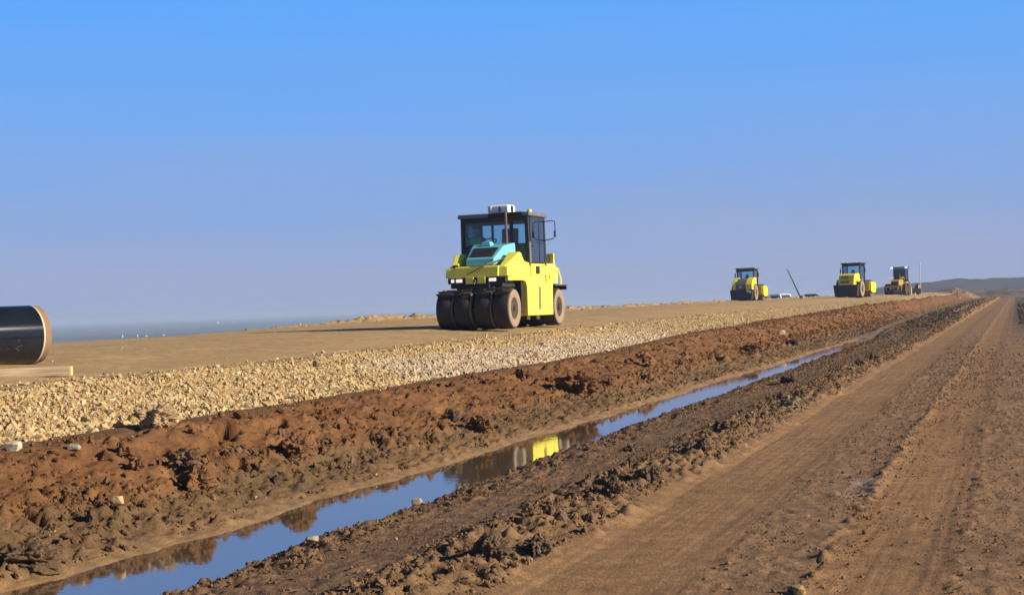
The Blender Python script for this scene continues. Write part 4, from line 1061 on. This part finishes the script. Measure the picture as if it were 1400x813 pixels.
# its small white marker beside it
paint("white_paint", (.75, .75, .74), .5, dirt=.15)
x2, y2 = at_depth(1098, 0, 139)
mk = thing("marker_stake", "short white stake right at the foot of the leaning pole", "stake", (x2 - .0, y2, pad_height(x2, y2)))
MB().box((0, 0, .12), (.10, .10, .34), taper=(.7, .7)).build("stake", "white_paint", mk, .01)

# wooden stakes in front of the grader
paint("stake_wood", (.48, .38, .22), .8, dirt=.3)
for px, dep, h, w, lab in ((1246, 166, 1.05, .22, "taller pale wooden stake in front of the grader"), (1251, 166, .45, .16, "short pale stake just right of the taller one")):
    x, y = at_depth(px, 0, dep); u, v = w2uv(x, y)
    st = thing("survey_stake", lab, "stake", (x, y, pad_height(x, y) - .05), R(50))
    MB().box((0, 0, h / 2), (w, .06, h)).box((0, 0, h + .02), (w * .8, .05, .05), taper=(.5, .8)).build("board", "stake_wood", st, .006)

# red marker posts on the bank's far end
paint("marker_red", (.30, .06, .05), .6, dirt=.3)
for px, dep, h, lab in ((1308.5, 222, .75, "small dark red marker post on the far end of the soil bank"), (1312.5, 222, .35, "small pale marker post beside the dark red one")):
    x, y = at_depth(px, 0, dep); st = thing("marker_post", lab, "post", (x, y, pad_height(x, y)), 0)
    MB().box((0, 0, h / 2), (.16, .10, h), taper=(.8, .8)).build("shaft", "marker_red" if h > .4 else "white_paint", st, .01)
    MB().box((0, 0, h + .04), (.20, .10, .10)).build("cap", "marker_red", st, .01)

# vehicles parked behind the platform, only their upper halves showing
paint("van_white", (.80, .80, .80), .3, dirt=.1); paint("van_glass", (.05, .065, .08), .1, dirt=.0)
x, y = at_depth(1067, 0, 200); u, v = w2uv(x, y); zl = float(land_z(np.array([u]), np.array([v]))[0])
vn = thing("white_van", "white van parked beyond the platform right of the left drum roller", "van", (x, y, -.12), R(25))
MB().prism([(-1.5, .3), (1.5, .3), (1.5, 1.3), (1.2, 2.02), (-1.0, 2.05), (-1.45, 1.4)], -.95, .95, ax=0).build("body", "van_white", vn, .08)
MB().hexa([(-.80, -1.455, 1.40), (.80, -1.455, 1.40), (.80, -1.40, 1.38), (-.80, -1.40, 1.38), (-.72, -1.10, 1.93), (.72, -1.10, 1.93), (.72, -1.04, 1.90), (-.72, -1.04, 1.90)]).build("windscreen", "van_glass", vn)
for s in (-1, 1): MB().box2((s * .945, -.8, 1.35), (s * .957, .9, 1.80)).build("window", "van_glass", vn)
for s in (-1, 1):
    for yy in (-1.0, 1.0): MB().lathe([(.33, 0), (.33, .2), (.2, .21), (.001, .19)], (s * .78, yy, .33), (s, 0, 0), 20).build("wheel", "rubber", vn)
bxv = MB().box2((-1.0, 1.8, .5), (1.0, 3.4, 1.95)).build("cargo_box", "roof_grey", vn, .04)
x, y = at_depth(1105, 0, 215)
cr_ = thing("white_car", "white car with dark glass parked beyond the platform right of the leaning pole", "car", (x, y, .28), R(80))
MB().prism([(-2.1, .3), (2.1, .3), (2.1, .85), (1.3, .98), (.8, 1.05), (-1.9, 1.05), (-2.1, .9)], -.85, .85, ax=0).build("body", "van_white", cr_, .06)
MB().prism([(1.1, 1.05), (.45, 1.50), (-1.1, 1.52), (-1.75, 1.05)], -.72, .72, ax=0).build("cabin", "van_glass", cr_, .04)
for s in (-1, 1):
    for yy in (-1.3, 1.3): MB().lathe([(.32, 0), (.32, .2), (.2, .21), (.001, .19)], (s * .68, yy, .32), (s, 0, 0), 20).build("wheel", "rubber", cr_)

# pale sheds far out on the plain
paint("shed_wall", (.40, .40, .40), .7, dirt=.05); paint("shed_roof", (.40, .40, .42), .7, dirt=.1)
for px, py, dep, w, h, lab in ((165, 460, 1330, 2.2, 2.4, "tiny white shed on the hazy plain, left one of the bright pair"), (185.5, 459.5, 1330, 2.0, 2.2, "tiny white shed on the hazy plain, right one of the bright pair"),
                               (197, 459.3, 1340, 3.6, 1.1, "low pale shed just right of the bright pair on the plain"), (221, 458, 1350, 2.8, 1.3, "pale shed alone on the plain, right of the bright pair"),
                               (295, 440.5, 3300, 8, 3.5, "far white building below the horizon, left of two"), (318, 440, 3300, 6, 2.6, "far white building below the horizon, right of two")):
    x, y = at_depth(px, 0, dep); u, v = w2uv(x, y); zl = float(land_z(np.array([u]), np.array([v]))[0])
    sh = thing("shed", lab, "shed", (x, y, zl), R(-30), "pale sheds on the plain")
    MB().box2((-w / 2, -w * .4, 0), (w / 2, w * .4, h * .8)).build("wall", "shed_wall", sh)
    MB().prism([(-w * .44, h * .8), (w * .44, h * .8), (0, h * 1.1)], -w * .53, w * .53, ax=0).build("roof", "shed_roof", sh)

hill("hill", 1178, 1760, 950, [(1178, -.5), (1186, 2.2), (1196, 4.2), (1215, 5.6), (1235, 6.5), (1260, 7.4), (1290, 7.9), (1320, 8.3), (1350, 8.2), (1395, 7.8), (1500, 8.2), (1600, 6), (1700, 3), (1760, -.5)], 60, 12, (.055, .048, .046), rough=.7)
hill("spoil_heap", 1258, 1420, 330, [(1256, -.5), (1264, .7), (1285, 1.5), (1305, 1.95), (1325, 1.3), (1345, .9), (1375, 1.5), (1395, 1.0), (1420, -.5)], 14, 13, (.12, .10, .08))
hill("spoil_mound", 1275, 1345, 262, [(1275, -.5), (1285, .8), (1300, 1.35), (1318, 1.25), (1332, .6), (1345, -.5)], 7, 14, (.24, .17, .10))
# ================================================================== LIGHT, SKY, AIR
SUN_EL = R(24); SUN_DIR = Vector((.968, -.25, 0)).normalized() * math.cos(SUN_EL) + Vector((0, 0, math.sin(SUN_EL)))
sd = bpy.data.lights.new("sun", 'SUN'); sd.energy = 5.0; sd.angle = R(.53); sd.color = (1.0, .86, .66)
so = bpy.data.objects.new("sun", sd); COL.objects.link(so)
so.rotation_euler = SUN_DIR.to_track_quat('Z', 'Y').to_euler(); so.location = SUN_DIR * 50

w = bpy.data.worlds.new("World"); scene.world = w; w.use_nodes = True
nt = w.node_tree; bg = nt.nodes["Background"]
sky = nt.nodes.new("ShaderNodeTexSky"); sky.sky_type = 'NISHITA'; sky.sun_disc = False
sky.sun_elevation = SUN_EL; sky.sun_rotation = math.atan2(SUN_DIR.x, SUN_DIR.y)
sky.air_density = 1.2; sky.dust_density = .6; sky.ozone_density = 3.0
# the lavender layer of haze near the horizon, by elevation
tc = nt.nodes.new("ShaderNodeTexCoord"); sp = nt.nodes.new("ShaderNodeSeparateXYZ")
link(nt, tc.outputs["Generated"], sp.inputs[0])
nz = nt.nodes.new("ShaderNodeTexNoise"); nz.inputs["Scale"].default_value = 3.0; nz.inputs["Detail"].default_value = 3
mpn = nt.nodes.new("ShaderNodeMapping"); mpn.inputs["Scale"].default_value = (1, 1, 14)
link(nt, tc.outputs["Generated"], mpn.inputs[0]); link(nt, mpn.outputs[0], nz.inputs["Vector"])
ad = nt.nodes.new("ShaderNodeMath"); ad.operation = 'MULTIPLY_ADD'; ad.inputs[1].default_value = .06; ad.inputs[2].default_value = -.03
link(nt, nz.outputs["Fac"], ad.inputs[0])
ad2 = nt.nodes.new("ShaderNodeMath"); ad2.operation = 'ADD'; link(nt, sp.outputs["Z"], ad2.inputs[0]); link(nt, ad.outputs[0], ad2.inputs[1])
mr = nt.nodes.new("ShaderNodeMapRange"); mr.inputs["From Min"].default_value = 0; mr.inputs["From Max"].default_value = .5
link(nt, ad2.outputs[0], mr.inputs["Value"])
rp = nt.nodes.new("ShaderNodeValToRGB"); el = rp.color_ramp.elements
stops = [(0.0, (.312, .366, .575)), (.05, (.308, .374, .585)), (.14, (.240, .372, .68)), (.25, (.175, .375, .80)), (.42, (.112, .370, .90)), (.62, (.07, .26, .70)), (1.0, (.03, .12, .38))]
el[0].position, el[0].color = stops[0][0], (*stops[0][1], 1); el[1].position, el[1].color = stops[-1][0], (*stops[-1][1], 1)
for p_, c_ in stops[1:-1]:
    e = el.new(p_); e.color = (*c_, 1)
link(nt, mr.outputs["Result"], rp.inputs["Fac"])
sk = nt.nodes.new("ShaderNodeVectorMath"); sk.operation = 'SCALE'; sk.inputs["Scale"].default_value = 1.0
sc2 = nt.nodes.new("ShaderNodeVectorMath"); sc2.operation = 'SCALE'; sc2.inputs["Scale"].default_value = SKYG / .1
link(nt, rp.outputs["Color"], sc2.inputs[0])
mx = nt.nodes.new("ShaderNodeMix"); mx.data_type = 'RGBA'
fr_ = nt.nodes.new("ShaderNodeMapRange"); fr_.inputs["From Min"].default_value = .25; fr_.inputs["From Max"].default_value = .7; fr_.inputs["To Min"].default_value = .9; fr_.inputs["To Max"].default_value = 0.0
link(nt, sp.outputs["Z"], fr_.inputs["Value"]); link(nt, fr_.outputs["Result"], mx.inputs["Factor"])
sk.inputs["Scale"].default_value = .15; link(nt, sky.outputs["Color"], sk.inputs[0]); link(nt, sk.outputs["Vector"], mx.inputs["A"]); link(nt, sc2.outputs["Vector"], mx.inputs["B"])
link(nt, mx.outputs["Result"], bg.inputs["Color"]); bg.inputs["Strength"].default_value = .1

# the hazy air
if HAZE > 0:
    m = bpy.data.materials.new("haze"); m.use_nodes = True; hn = m.node_tree
    hn.nodes.remove(hn.nodes["Principled BSDF"])
    pv = hn.nodes.new("ShaderNodeVolumePrincipled"); pv.inputs["Density"].default_value = HAZE; pv.inputs["Color"].default_value = (.56, .72, 1.0, 1); pv.inputs["Anisotropy"].default_value = .0
    hn.links.new(pv.outputs["Volume"], hn.nodes["Material Output"].inputs["Volume"])
    MATS["haze"] = m
    hz = MB().box2((-15000, -15000, -22), (15000, 15000, 14)).build("haze", "haze"); hz['kind'] = 'stuff'

vs = scene.view_settings; scene.display_settings.display_device = 'sRGB'
vs.view_transform = 'Standard'; vs.look = 'None'; vs.exposure = EXPO; vs.gamma = 1; vs.use_curve_mapping = False
cy = scene.cycles
cy.use_denoising = True
try: cy.denoiser = 'OPENIMAGEDENOISE'
except Exception: pass
cy.max_bounces = 6; cy.diffuse_bounces = 2; cy.glossy_bounces = 3; cy.transparent_max_bounces = 12; cy.volume_bounces = 0
